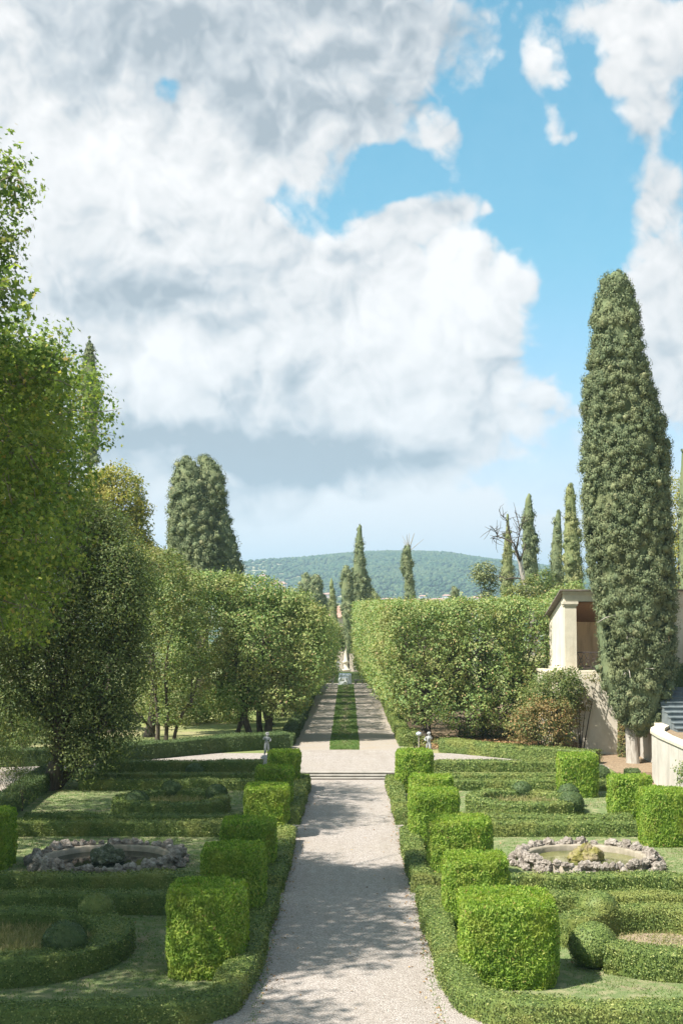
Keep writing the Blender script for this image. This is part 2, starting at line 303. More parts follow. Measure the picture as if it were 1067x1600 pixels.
def _dwater(t, o):
    n = t.noise(pos(t), 5, 3, 0.5); bsdf(t, o, (0.012, 0.016, 0.010), 0.06, n, 0.12, 0.02, spec=0.4)
M_['darkwater'] = mat('dark pond water', _dwater)
def _drock(t, o):
    p = pos(t); n = t.noise(p, 7, 7, 0.72); bsdf(t, o, t.ramp(n, [(0.35, (0.03, 0.035, 0.02)), (0.55, (0.10, 0.11, 0.06)), (0.7, (0.38, 0.37, 0.34))]), 0.8, n, 0.9, 0.05)
M_['darkrock'] = mat('wet dark tufa', _drock)

def _strip(t, o):
    p = pos(t); a = t.noise(t.vm('MULTIPLY', p, (1.4, .35, 1)), 1.0, 5, 0.65); f = t.noise(p, 20, 4, 0.7); sx = t.new('ShaderNodeSeparateXYZ'); t.put(sx.inputs[0], p)
    c = t.ramp(f, [(0.3, (0.10, 0.15, 0.055)), (0.6, (0.18, 0.24, 0.09)), (0.8, (0.28, 0.31, 0.14))])
    mid = t.maprange(t.m('ABSOLUTE', t.m('ADD', sx.outputs[0], 0.16)), 0.1, 0.6, 0.35, 0.0)
    bsdf(t, o, t.mix(t.maprange(t.m('ADD', a, mid), 0.55, 0.8, 0, 0.9, smooth=True), c, (0.26, 0.21, 0.14)), 0.95, f, 0.9, 0.05, spec=0.1)
M_['strip'] = mat('worn grass', _strip)

# ---------------------------------------------------------------- object helpers
def tag(o, label=None, cat=None, group=None, kind=None):
    if label: o['label'] = label
    if cat: o['category'] = cat
    if group: o['group'] = group
    if kind: o['kind'] = kind
    return o
def link(name, me, m=None, parent=None, loc=None):
    o = bpy.data.objects.new(name, me); COL.objects.link(o)
    if m is not None and not me.materials:
        for x in (m if isinstance(m, (list, tuple)) else [m]): me.materials.append(x)
    if parent is not None: o.parent = parent
    if loc is not None: o.location = loc
    return o
def empty(name, loc=(0, 0, 0), rz=0.0, label=None, cat=None, group=None):
    o = bpy.data.objects.new(name, None); COL.objects.link(o); o.location = loc; o.rotation_euler = (0, 0, rz)
    o.empty_display_size = 0.3
    return tag(o, label, cat, group)
def dup(root, loc, rz=0.0, scale=None, label=None, group=None):
    r = root.copy(); COL.objects.link(r); r.location = loc; r.rotation_euler = (0, 0, rz)
    if scale is not None: r.scale = scale
    if label: r['label'] = label
    if group: r['group'] = group
    for ch in list(root.children):
        c = ch.copy(); COL.objects.link(c); c.parent = r
        for g in list(ch.children):
            d = g.copy(); COL.objects.link(d); d.parent = c
    return r
class Geo:
    """collects numpy vertex / face arrays (quads or tris) into one mesh"""
    def __init__(s): s.v = []; s.f = []; s.mi = []; s.n = 0; s.sm = []
    def add(s, V, Fc, mi=0, smooth=False):
        V = np.asarray(V, float); Fc = np.asarray(Fc, int)
        if len(V) == 0 or len(Fc) == 0: return
        s.v.append(V); s.f.append(Fc + s.n); s.mi.append(np.full(len(Fc), mi)); s.sm.append(np.full(len(Fc), smooth)); s.n += len(V)
    def mesh(s, name):
        me = bpy.data.meshes.new(name)
        V = np.concatenate(s.v).astype(np.float32)
        loops = np.concatenate([f.ravel() for f in s.f]).astype(np.int32)
        tot = np.concatenate([np.full(len(f), f.shape[1]) for f in s.f]).astype(np.int32)
        st = np.concatenate([[0], np.cumsum(tot)[:-1]]).astype(np.int32)
        me.vertices.add(len(V)); me.vertices.foreach_set('co', V.ravel())
        me.loops.add(len(loops)); me.loops.foreach_set('vertex_index', loops)
        me.polygons.add(len(tot)); me.polygons.foreach_set('loop_start', st)
        try: me.polygons.foreach_set('loop_total', tot)
        except Exception: pass
        me.polygons.foreach_set('material_index', np.concatenate(s.mi).astype(np.int32))
        me.polygons.foreach_set('use_smooth', np.concatenate(s.sm).astype(bool))
        me.update(calc_edges=True); me.validate()
        return me
rs = np.random.RandomState(7)
def unit(v): return v / np.maximum(np.linalg.norm(v, axis=-1, keepdims=True), 1e-9)
_H = np.random.RandomState(3).rand(64, 64, 64)
def vnoise(P, s=1.0, seed=0):                     # smooth value noise in [-1, 1]
    Q = np.asarray(P) * s + seed * 17.31 + 1000.0
    i = np.floor(Q).astype(int); f = Q - i; f = f * f * (3 - 2 * f); r = 0
    for dx in (0, 1):
        for dy in (0, 1):
            for dz in (0, 1):
                w = (f[..., 0] if dx else 1 - f[..., 0]) * (f[..., 1] if dy else 1 - f[..., 1]) * (f[..., 2] if dz else 1 - f[..., 2])
                r = r + w * _H[(i[..., 0] + dx) % 64, (i[..., 1] + dy) % 64, (i[..., 2] + dz) % 64]
    return r * 2 - 1
def fbm(P, s=1.0, seed=0, o=4):
    r = 0; a = 1.0; t = 0
    for k in range(o): r = r + a * vnoise(P, s * 2 ** k, seed + k); t += a; a *= 0.5
    return r / t
def leaves(G, P, N, L, Wd, jit=0.8, along=None, mi=0, cup=0.0):
    """rhombic leaves: P centres, N rough normals, L length, Wd width; along = preferred long axis"""
    n = len(P)
    if n == 0: return
    L = np.asarray(L * np.ones(n))[:, None] * (0.7 + 0.6 * rs.rand(n, 1)); Wd = np.asarray(Wd * np.ones(n))[:, None] * (0.7 + 0.6 * rs.rand(n, 1))
    Nn = unit(unit(N) + jit * rs.normal(size=(n, 3)) * 0.6)
    A = rs.normal(size=(n, 3)) if along is None else (along + 0.45 * rs.normal(size=(n, 3)))
    T = unit(A - (A * Nn).sum(1, keepdims=True) * Nn); B = np.cross(Nn, T)
    V = np.stack([P - T * L * .5, P + B * Wd * .5 + T * L * .05, P + T * L * .5, P - B * Wd * .5 + T * L * .05], 1)
    if cup: V[:, 1] += Nn * Wd * cup; V[:, 3] += Nn * Wd * cup
    G.add(V.reshape(-1, 3), np.arange(4 * n).reshape(-1, 4), mi)
def star_leaves(G, P, N, S, jit=0.8, mi=0):
    """five-lobed leaves like a plane tree's"""
    n = len(P); a = np.linspace(0, 2 * np.pi, 11)[:-1] + np.pi / 2
    r = np.array([0.55, .26, .52, .25, .34, .10, .34, .25, .52, .26]); r = r[[0, 1, 2, 3, 4, 5, 6, 7, 8, 9]]
    S = S * (0.65 + 0.7 * rs.rand(n, 1, 1))
    Nn = unit(unit(N) + jit * rs.normal(size=(n, 3)) * 0.6); A = rs.normal(size=(n, 3))
    T = unit(A - (A * Nn).sum(1, keepdims=True) * Nn); B = np.cross(Nn, T)
    V = P[:, None] + S * ((r * np.sin(a))[None, :, None] * T[:, None] + (r * np.cos(a))[None, :, None] * B[:, None])
    G.add(V.reshape(-1, 3), np.arange(10 * n).reshape(-1, 10), mi)
def grid_faces(nu, nv, wrap_u=False):
    u = np.arange(nu if wrap_u else nu - 1); v = np.arange(nv - 1)
    uu, vv = np.meshgrid(u, v, indexing='ij'); u2 = (uu + 1) % nu
    return np.stack([uu * nv + vv, u2 * nv + vv, u2 * nv + vv + 1, uu * nv + vv + 1], -1).reshape(-1, 4)
def box(G, x0, x1, y0, y1, z0, z1, mi=0):
    V = [(x, y, z) for x in (x0, x1) for y in (y0, y1) for z in (z0, z1)]
    G.add(V, [(0, 1, 3, 2), (4, 6, 7, 5), (0, 4, 5, 1), (2, 3, 7, 6), (0, 2, 6, 4), (1, 5, 7, 3)], mi)
def prism(G, pts, z0, z1, mi=0):                   # vertical prism over a CCW outline; z may be a list
    n = len(pts); b = [(x, y, z0) for x, y in pts]; t = [(x, y, z1) for x, y in pts]
    G.add(b + t, [(i, (i + 1) % n, n + (i + 1) % n, n + i) for i in range(n)], mi)
    G.add(t, [tuple(range(n))], mi); G.add(b, [tuple(reversed(range(n)))], mi)
def tube(G, pts, rad, k=8, mi=0, wob=0.0):
    pts = np.asarray(pts, float); n = len(pts); rad = np.asarray(rad, float) * np.ones(n)
    T = np.gradient(pts, axis=0); T = unit(T); up = np.array([0.13, 0.31, 0.94]); V = []
    for i in range(n):
        a = np.cross(T[i], up if abs(T[i] @ up) < 0.95 else np.array([1., 0, 0])); a /= np.linalg.norm(a); b = np.cross(T[i], a)
        th = np.linspace(0, 2 * np.pi, k, endpoint=False)
        rr = rad[i] * (1 + wob * np.sin(3 * th + i * .4) + wob * .6 * np.sin(5 * th + i))
        V.append(pts[i] + rr[:, None] * (np.cos(th)[:, None] * a + np.sin(th)[:, None] * b))
    V = np.array(V)                                 # n, k, 3
    Fq = [(i * k + j, i * k + (j + 1) % k, (i + 1) * k + (j + 1) % k, (i + 1) * k + j) for i in range(n - 1) for j in range(k)]
    G.add(V.reshape(-1, 3), Fq, mi, True)
    G.add(V[-1], [tuple(range(k))], mi)
def bez(p0, p1, bend, n=7):
    p0 = np.array(p0, float); p1 = np.array(p1, float); t = np.linspace(0, 1, n)[:, None]
    return p0 + (p1 - p0) * t + np.array(bend, float) * (4 * t * (1 - t)) + 0.0
def lathe(G, prof, k=20, mi=0, c=(0, 0, 0), smooth=True):
    prof = np.asarray(prof, float); th = np.linspace(0, 2 * np.pi, k, endpoint=False)
    V = np.stack([c[0] + np.cos(th)[:, None] * prof[:, 0], c[1] + np.sin(th)[:, None] * prof[:, 0], c[2] + np.ones((k, 1)) * prof[:, 1]], -1)
    G.add(V.reshape(-1, 3), grid_faces(k, len(prof), True), mi, smooth)
def struct(name, G, m, parent=None, kind='structure'):
    o = link(name, G.mesh(name), m, parent); o['kind'] = kind; return o

# ---------------------------------------------------------------- plants
def sweep_hedge(name, path, w, h, dens, leaf, m, closed=False, z=0.0, soft=0.06, seed=0, w_fn=None, jag=0.022):
    """clipped hedge along a path: a rounded box section with thousands of small leaves on its faces"""
    P = np.asarray(path, float)
    if closed: P = np.vstack([P, P[:1]])
    seg = np.linalg.norm(np.diff(P, axis=0), axis=1); S = np.concatenate([[0], np.cumsum(seg)]); Lt = S[-1]
    n = max(4, int(Lt / 0.22)); s = np.linspace(0, Lt, n)
    C = np.stack([np.interp(s, S, P[:, 0]), np.interp(s, S, P[:, 1])], 1)
    if closed: T = unit(np.roll(C[:-1], -1, 0) - np.roll(C[:-1], 1, 0)); T = np.vstack([T, T[:1]])
    else:
        T = unit(np.gradient(C, axis=0))
        for _ in range(2): T[1:-1] = unit(T[:-2] + 2 * T[1:-1] + T[2:])
    Nn = np.stack([T[:, 1], -T[:, 0]], 1)
    c = soft
    sec = [(-w / 2, 0), (-w / 2 - .012, h * .35), (-w / 2, h - c), (-w / 2 + c * .35, h - c * .3), (-w / 2 + c, h), (0, h + .012), (w / 2 - c, h), (w / 2 - c * .35, h - c * .3), (w / 2, h - c), (w / 2 + .012, h * .35), (w / 2, 0)]
    sec = np.array(sec); k = len(sec)
    X = C[:, None, 0] + Nn[:, None, 0] * sec[None, :, 0]; Y = C[:, None, 1] + Nn[:, None, 1] * sec[None, :, 0]; Zz = z + np.ones((n, 1)) * sec[None, :, 1]
    V = np.stack([X, Y, Zz], -1)
    nz = vnoise(V, 0.7, seed) * 0.07 + vnoise(V, 2.6, seed + 5) * 0.035
    out = np.stack([Nn[:, None, 0] * sec[None, :, 0] / (w / 2), Nn[:, None, 1] * sec[None, :, 0] / (w / 2), np.clip((sec[None, :, 1] - h * .5) / h, 0, 1) * 1.6 * np.ones((n, 1))], -1)
    V = V + out * nz[..., None]
    G = Geo(); fc = grid_faces(n, k)
    G.add(V.reshape(-1, 3) - out.reshape(-1, 3) * 0.032, fc, 0)
    if not closed:
        for e, sg in ((0, -1), (-1, 1)):
            cp = V[e]; G.add(cp, [tuple(range(k))] if sg < 0 else [tuple(reversed(range(k)))], 0)
    Q = V.reshape(-1, 3)[fc]                        # quads
    # make normals point outwards (away from the centre line, up on top)
    mid = V.mean(axis=1, keepdims=True).repeat(k, 1).reshape(-1, 3)[fc].mean(1)
    a = np.linalg.norm(np.cross(Q[:, 1] - Q[:, 0], Q[:, 3] - Q[:, 0]), axis=1)
    # re-scatter with known quad ids for orientation
    nn = rs.poisson(a * dens); idx = np.repeat(np.arange(len(Q)), nn); u = rs.rand(len(idx), 1); v = rs.rand(len(idx), 1); q = Q[idx]
    p = (q[:, 0] * (1 - u) + q[:, 1] * u) * (1 - v) + (q[:, 3] * (1 - u) + q[:, 2] * u) * v
    nm = unit(np.cross(q[:, 1] - q[:, 0], q[:, 3] - q[:, 0])); s_ = np.sign(((p - mid[idx]) * nm).sum(1, keepdims=True)); nm = nm * s_
    tuft = np.maximum(0, vnoise(p, 5.0, seed + 9))[:, None]
    p = p + nm * (-.018 + rs.rand(len(p), 1) ** 1.4 * (jag * 2.1 + 0.045 * tuft)) + rs.normal(size=p.shape) * 0.005
    leaves(G, p, nm + np.array([0, 0, .35]), leaf, leaf * .62, 0.9)
    if not closed:                                   # leafy ends
        for e, sg in ((0, -1), (-1, 1)):
            ne = int(w * h * dens); t_ = np.array([T[e, 0], T[e, 1], 0]) * sg
            pe = np.stack([C[e, 0] + Nn[e, 0] * (rs.rand(ne) - .5) * w, C[e, 1] + Nn[e, 1] * (rs.rand(ne) - .5) * w, z + rs.rand(ne) * h], 1)
            leaves(G, pe + t_ * 0.012 * rs.rand(ne, 1), np.ones((ne, 1)) * t_, leaf, leaf * .62, 0.9)
    return link(name, G.mesh(name), m)
def superbox(nu=44, nv=22, e=0.32):
    """unit rounded block (square section with soft corners), z 0..1"""
    u = np.linspace(0, 2 * np.pi, nu, endpoint=False)
    cx = np.sign(np.cos(u)) * np.abs(np.cos(u)) ** e; cyy = np.sign(np.sin(u)) * np.abs(np.sin(u)) ** e
    return u, cx, cyy
def topiary_block(name, x, y, w, d, h, dens, m, leafL=0.085, seed=0, e=0.44, label=None, cat='topiary', group=None, bare=0.0):
    """tall clipped block of thuja with upright feathery fronds"""
    nu, nv = 64, 26; u, cx, cyy = superbox(nu, nv, e)
    zz = np.concatenate([np.linspace(0, 0.93, 16), [0.965, 0.985, 1.0], np.full(7, 1.0)])
    rr = np.concatenate([np.ones(16), [0.985, 0.965, 0.93], [0.8, 0.64, 0.48, 0.34, 0.2, 0.1, 0.0]])
    rr = rr * np.where(zz < .3, 0.95 + zz * .1 / .6, 1.0)
    V = np.stack([cx[:, None] * rr * w / 2, cyy[:, None] * rr * d / 2, np.ones((nu, 1)) * zz * h], -1)
    nrm = np.stack([cx[:, None] * np.ones_like(rr), cyy[:, None] * np.ones_like(rr), 0 * rr + np.where(zz >= .985, 2.5, 0) * np.ones((nu, 1))], -1); nrm = unit(nrm)
    W3 = V + np.array([x, y, 0])
    V = V + nrm * (fbm(W3, 1.6, seed, 3) * 0.055 + vnoise(W3, 6, seed + 4) * 0.02)[..., None]
    G = Geo(); fc = grid_faces(nu, len(zz), True); G.add((V - nrm * 0.05).reshape(-1, 3), fc, 0)
    Q = V.reshape(-1, 3)[fc]; NQ = nrm.reshape(-1, 3)[fc].mean(1)
    a = 0.5 * (np.linalg.norm(np.cross(Q[:, 1] - Q[:, 0], Q[:, 2] - Q[:, 0]), axis=1) + np.linalg.norm(np.cross(Q[:, 2] - Q[:, 0], Q[:, 3] - Q[:, 0]), axis=1))
    nn = rs.poisson(a * dens); idx = np.repeat(np.arange(len(Q)), nn); uu = rs.rand(len(idx), 1); v = rs.rand(len(idx), 1); q = Q[idx]
    p = (q[:, 0] * (1 - uu) + q[:, 1] * uu) * (1 - v) + (q[:, 3] * (1 - uu) + q[:, 2] * uu) * v
    nm = unit(NQ[idx]); top = nm[:, 2:3] > .6
    cl = vnoise(p + np.array([x, y, 0]), 7.0, seed + 2)[:, None]
    p = p + nm * (0.055 * rs.rand(len(p), 1) ** 1.3 + 0.045 * cl - 0.01)
    along = np.where(top, nm * .9 + rs.normal(size=p.shape) * .45, np.array([0, 0, 1.0]) + nm * 0.75)
    face = np.where(top, rs.normal(size=p.shape), nm + 0.35 * rs.normal(size=p.shape) + np.array([0, 0, .3]))
    keep = np.ones(len(p), bool)
    if bare > 0: keep = ~((p[:, 2] < h * .35) & (rs.rand(len(p)) < bare * (1 - p[:, 2] / (h * .35))))
    leaves(G, p[keep], face[keep], leafL, leafL * .34, 0.6, along[keep])
    o = link(name, G.mesh(name), m, loc=(x, y, 0)); return tag(o, label, cat, group)
def ball_mesh(r, dens, leaf, seed=0, flat=0.9):
    nu, nv = 28, 16; th = np.linspace(0, 2 * np.pi, nu, endpoint=False)[:, None]; ph = np.linspace(0.02, np.pi * .93, nv)[None, :]
    N0 = np.stack([np.cos(th) * np.sin(ph), np.sin(th) * np.sin(ph), np.cos(ph) + 0 * th], -1)
    V = N0 * (r * (1 + 0.06 * fbm(N0 * r * 2, 2.0, seed)))[..., None] * np.array([1, 1, flat])
    G = Geo(); G.add(V.reshape(-1, 3) * .97, grid_faces(nu, nv, True), 0)
    n = int(4 * np.pi * r * r * dens); D0 = unit(rs.normal(size=(n, 3))); D0 = D0[D0[:, 2] > -.7]
    P = D0 * (r * (1 + 0.06 * fbm(D0 * r * 2, 2.0, seed)) + .02 * rs.rand(len(D0)))[:, None] * np.array([1, 1, flat])
    leaves(G, P, D0, leaf, leaf * .62, 0.9); return G
def crown(G, blobs, ncl, per, cr, leaf, wd, shell=(0.62, 1.02), up=0.5, star=False, droop=0.0, seed=0, mi=0, lump=0.18, zmin=None, core=True):
    """irregular crown: leaf clumps spread through the outer volume of several ellipsoids"""
    B = np.array(blobs, float); area = (B[:, 3] * B[:, 4] + B[:, 4] * B[:, 5] + B[:, 3] * B[:, 5]); pr = area / area.sum()
    k = rs.choice(len(B), size=ncl * 3, p=pr); D0 = unit(rs.normal(size=(len(k), 3)) + np.array([0, 0, .15]))
    rad = shell[0] + (shell[1] - shell[0]) * rs.rand(len(k)) ** .6
    C = B[k, :3]; Rr = B[k, 3:6]
    P = C + D0 * Rr * (rad * (1 + lump * 1.6 * fbm(D0 * 2.2 + C * .37, 1.0, seed)))[:, None]
    keep = np.ones(len(P), bool)
    for b in B:
        dd = np.linalg.norm((P - b[:3]) / b[3:6], axis=1); keep &= dd > min(0.58, shell[0] * .93)
    P = P[keep][:ncl]; D0 = D0[keep][:ncl]; n = len(P)
    cs = cr * (0.6 + 0.8 * rs.rand(n))
    off = rs.normal(size=(n, per, 3)) * .5; off = off / np.maximum(1, np.linalg.norm(off, axis=-1, keepdims=True) / 1.1)
    LP = P[:, None] + off * cs[:, None, None] * np.array([1, 1, .72])
    if droop: LP[..., 2] -= droop * (off[..., 0] ** 2 + off[..., 1] ** 2) * cs[:, None] + droop * .3 * rs.rand(n, per) * cs[:, None]
    LN = off + D0[:, None] * .6 + np.array([0, 0, up])
    LP = LP.reshape(-1, 3); LN = LN.reshape(-1, 3)
    if zmin is not None: kk = LP[:, 2] > zmin; LP = LP[kk]; LN = LN[kk]
    if star: star_leaves(G, LP, LN, leaf, 0.9, mi)
    else: leaves(G, LP, LN, leaf, wd, 0.9, along=(np.array([0, 0, -droop]) + 0.8 * rs.normal(size=LP.shape)) if droop else None, mi=mi)
    return C[keep][:ncl], P, cs
def twigs(G, cr_, n, r=.03):
    """thin branches carrying the leaf clumps"""
    C, P, cs = cr_; q = rs.permutation(len(P))[:n]
    for i in q:
        a = C[i] + (P[i] - C[i]) * .25; e = P[i] + unit(P[i] - C[i]) * cs[i] * .6; tube(G, bez(a, e, rs.normal(size=3) * .12 + np.array([0, 0, -.12]), 5), np.linspace(r, r * .25, 5), 4)
def limbs(G, base, r0, targets, fork=(0, 0, 3), bend=0.6, k=9):
    """trunk from base up to a fork, then tapered limbs to the targets with twigs"""
    base = np.array(base, float); fk = base + np.array(fork, float)
    pts = bez(base, fk, (rs.normal() * bend * .3, rs.normal() * bend * .3, 0), 8)
    rad = np.linspace(r0, r0 * .72, 8); rad[0] *= 1.45; rad[1] *= 1.12
    tube(G, pts, rad, k, wob=0.06)
    for t in targets:
        t = np.array(t, float); L = np.linalg.norm(t - fk); bd = rs.normal(size=3) * bend * .25 * L * .25; bd[2] = abs(bd[2])
        p = bez(fk - np.array([0, 0, .25]), t, bd, 8); tube(G, p, np.linspace(r0 * .5, r0 * .09, 8), 6, wob=.05)
        for q in (3, 4, 5, 6):
            e = p[q] + unit(rs.normal(size=3) + np.array([0, 0, .4])) * L * (.18 + .16 * rs.rand())
            tube(G, bez(p[q], e, rs.normal(size=3) * .1, 5), np.linspace(r0 * .16, r0 * .03, 5), 4)
def tree(name, loc, blobs, ncl, per, cr, leaf, wd, m, trunk_r, fork, label, cat='tree', group=None, bark='bark', targets=None, base=(0, 0, 0), trunks=None, **kw):
    t = empty(name, loc, 0, label, cat, group)
    G = Geo(); crown(G, blobs, ncl, per, cr, leaf, wd, **kw); link('crown', G.mesh('crown'), M_[m], t)
    G = Geo(); tg = targets if targets is not None else [b[:3] for b in blobs]
    if trunks:
        for (b0, f0, rr, tt) in trunks: limbs(G, b0, rr, tt, f0)
    else: limbs(G, base, trunk_r, tg, fork)
    link('trunk', G.mesh('trunk'), M_[bark], t); return t
_bm = bmesh.new(); bmesh.ops.create_icosphere(_bm, subdivisions=1, radius=1.0); ICO_V = np.array([v.co[:] for v in _bm.verts]); ICO_F = np.array([[v.index for v in f.verts] for f in _bm.faces]); _bm.free()
def cypress_crown(G, prof, dens=14, cl=0.34, per=22, leaf=0.13, seed=0, rough=.24, squash=1.0):
    """columnar crown from a (z, radius) profile, covered with cauliflower-like tufts"""
    prof = np.array(prof, float); z = prof[:, 0]; r = prof[:, 1]
    zz = np.linspace(z[0], z[-1], 46); k = 22; th = np.linspace(0, 2 * np.pi, k, endpoint=False)
    rr = np.interp(zz, z, r)
    def cen(q): return (np.interp(q, z, prof[:, 2]), np.interp(q, z, prof[:, 3])) if prof.shape[1] > 3 else (0 * q, 0 * q)
    c0, c1 = cen(zz)
    V = np.stack([c0 + np.cos(th)[:, None] * rr * .80, c1 + np.sin(th)[:, None] * rr * .80 * squash, zz + 0 * th[:, None]], -1)
    nz = fbm(V, .8, seed)[..., None]; V[..., :2] += nz * .12 * unit(V[..., :2] - np.stack([c0, c1], -1))
    G.add(V.reshape(-1, 3), grid_faces(k, 46, True), 0)
    A = np.trapezoid(2 * np.pi * rr, zz) if hasattr(np, 'trapezoid') else np.trapz(2 * np.pi * rr, zz)
    n = int(A * dens); cdf = np.cumsum(rr + .08); cdf /= cdf[-1]
    q = np.interp(rs.rand(n), cdf, zz); t = rs.rand(n) * 2 * np.pi; rq = np.interp(q, z, r)
    a, b = cen(q); D0 = np.stack([np.cos(t), np.sin(t) * squash, 0 * t], -1)
    P = np.stack([a, b, q], -1) + D0 * (rq * (0.93 + .07 * rs.rand(n)) + rough * fbm(np.stack([np.cos(t) * rq, np.sin(t) * rq, q], -1), 1.0, seed, 3) - cl * .55 + .22 * cl * rs.normal(size=n))[:, None]
    topness = np.clip((q - (z[-1] - 1.2)) / 1.2, 0, 1)[:, None]
    D1 = unit(D0 + np.array([0, 0, .25]) + topness * np.array([0, 0, 1.2]))
    off = unit(rs.normal(size=(n, per, 3)) + D1[:, None] * .7); cs = cl * (.55 + .8 * rs.rand(n)); cs = np.minimum(cs, np.maximum(rq * .75, .12))
    st = np.array([1, 1, 1.15])
    lumpv = ICO_V[None] * (1 + .22 * rs.normal(size=(n, len(ICO_V), 1))) * (cs * .52)[:, None, None] * st + P[:, None]
    G.add(lumpv.reshape(-1, 3), (ICO_F[None] + (np.arange(n) * len(ICO_V))[:, None, None]).reshape(-1, 3), 0, True)
    LP = P[:, None] + off * cs[:, None, None] * (0.62 + .50 * rs.rand(n, per, 1)) * st
    leaves(G, LP.reshape(-1, 3), off.reshape(-1, 3), leaf, leaf * .55, 0.5, along=(np.array([0, 0, 1.]) + off.reshape(-1, 3) * .8))

# ================================================================ the setting
YS = [-200, 61.88, 61.95, 71.0, 140.0, 152.0, 300, 700, 1300, 2000, 9000]; ZS = [0, 0, .24, .24, -.6, -.6, -9, -26, -30, -24, -24]
def gz(y): return np.interp(y, YS, ZS)
def sheet(name, x0, x1, ya, yb, lift, m, nx=2, xfn=None):
    ys = sorted(set([ya, yb] + [y for y in YS if ya < y < yb])); V = []; G = Geo()
    for y in ys:
        a, b = (x0, x1) if xfn is None else xfn(y)
        for i in range(nx): V.append((a + (b - a) * i / (nx - 1), y, gz(y) + lift))
    n = len(ys); G.add(V, [(j * nx + i, j * nx + i + 1, (j + 1) * nx + i + 1, (j + 1) * nx + i) for j in range(n - 1) for i in range(nx - 1)])
    return struct(name, G, m)
sheet('ground', -6000, 6000, -200, 9000, -0.004, M_['ground'], 7)
sheet('garden_lawn', -13.2, 13.2, 26.1, 60.9, 0.000, M_['lawn'])
sheet('gravel_path', -1.98, 1.98, -10, 61.3, 0.008, M_['gravel'])
sheet('forecourt', -16, 16, -10, 26.1, 0.004, M_['gravel'])
sheet('path_flare', -2.55, 2.55, 25.9, 28.4, 0.012, M_['gravel'])
sheet('cross_path', -30, 13.2, 63.3, 69.6, 0.004, M_['gravel'])
sheet('path_landing', -3.3, 3.3, 62.3, 71.0, 0.008, M_['gravel'])
sheet('alley', -3.0, 3.0, 71.0, 150.0, 0.004, M_['alley'])
sheet('grass_strip', -.95, .62, 71.2, 141.0, 0.010, M_['strip'])
sheet('side_path', -19, -13.6, 10, 63.3, 0.003, M_['alley'])
sheet('side_litter', 12.2, 22, 55, 69.2, 0.006, M_['litter'])
for sx in (1,): sheet('planting_bed', *sorted((sx * 3.6, sx * 13.5)), 71.5, 145, 0.003, M_['litter'])

# wooded hills behind, closed by a ridge about three kilometres away
RPX = [-900, -300, 0, 200, 370, 430, 480, 520, 560, 600, 650, 690, 720, 760, 800, 860, 1000, 1200, 1600, 2200]
RPY = [915, 905, 895, 888, 884, 879, 875.5, 871, 867.5, 866, 866.5, 868, 873, 878, 881, 893, 900, 890, 885, 905]
def ridge_h(x): return 8 + (940 - np.interp(543 + x * 2100 / 3000., RPX, RPY)) / 2100 * 3000.
def hill_z(x, y):
    t = np.clip((y - 1250) / 1750., 0, 1); s = t * .35 + .65 * t * t * (3 - 2 * t)
    P = np.stack([x, y, 0 * x], -1); n = fbm(P, 1 / 420., 11, 5)
    back = np.clip((y - 3000) / 1500., 0, 1)
    h = -30 + (ridge_h(x) + 30) * s
    return h + n * 26 * np.sin(np.pi * np.clip(t, 0, 1)) ** .8 + n * 2 - back * 90
gx, gy = np.meshgrid(np.linspace(-2100, 2300, 221), np.concatenate([np.linspace(1150, 3000, 90), np.linspace(3040, 4200, 16)]), indexing='ij')
G = Geo(); G.add(np.stack([gx, gy, hill_z(gx, gy)], -1).reshape(-1, 3), grid_faces(*gx.shape), 0, True); struct('hills', G, M_['hill'])
# tree crowns of the far woods, thousands reading as one mass
n = 42000; wx = rs.uniform(-1300, 1300, n * 2); wy = 1500 + 1540 * rs.rand(n * 2) ** .8
leftf = 1 / (1 + np.exp((wx + 90 + 200 * fbm(np.stack([wx, wy, 0 * wx], -1), 1 / 300., 4)) / 60))
hz = hill_z(wx, wy); low = 1 / (1 + np.exp((hz - 24) / 4.))
kp = rs.rand(n * 2) > np.maximum(leftf * .93, low * .8); wx, wy, hz = wx[kp][:n], wy[kp][:n], hz[kp][:n]; n = len(wx)
ico = bmesh.new(); bmesh.ops.create_icosphere(ico, subdivisions=1, radius=1.0); iv = np.array([v.co[:] for v in ico.verts]); fi = np.array([[v.index for v in f.verts] for f in ico.faces]); ico.free()
rr = 2.2 + 2.6 * rs.rand(n); V = iv[None] * (1 + .25 * rs.normal(size=(n, len(iv), 1)) * .6) * rr[:, None, None] * np.array([1, 1, .85]) + np.stack([wx, wy, hz + rr * .5], -1)[:, None]
G = Geo(); G.add(V.reshape(-1, 3), (fi[None] + (np.arange(n) * len(iv))[:, None, None]).reshape(-1, 3), 0, True)
wd = leafmat('far woodland', [(0, (0.022, 0.050, 0.024)), (0.6, (0.045, 0.085, 0.036)), (1, (0.085, 0.12, 0.05))], (0.09, 0.11, 0.04), 0.006, 0.05, 0.9)
tag(link('woodland', G.mesh('woodland'), wd), 'dark wooded slope covering the distant ridge', None, None, 'stuff')

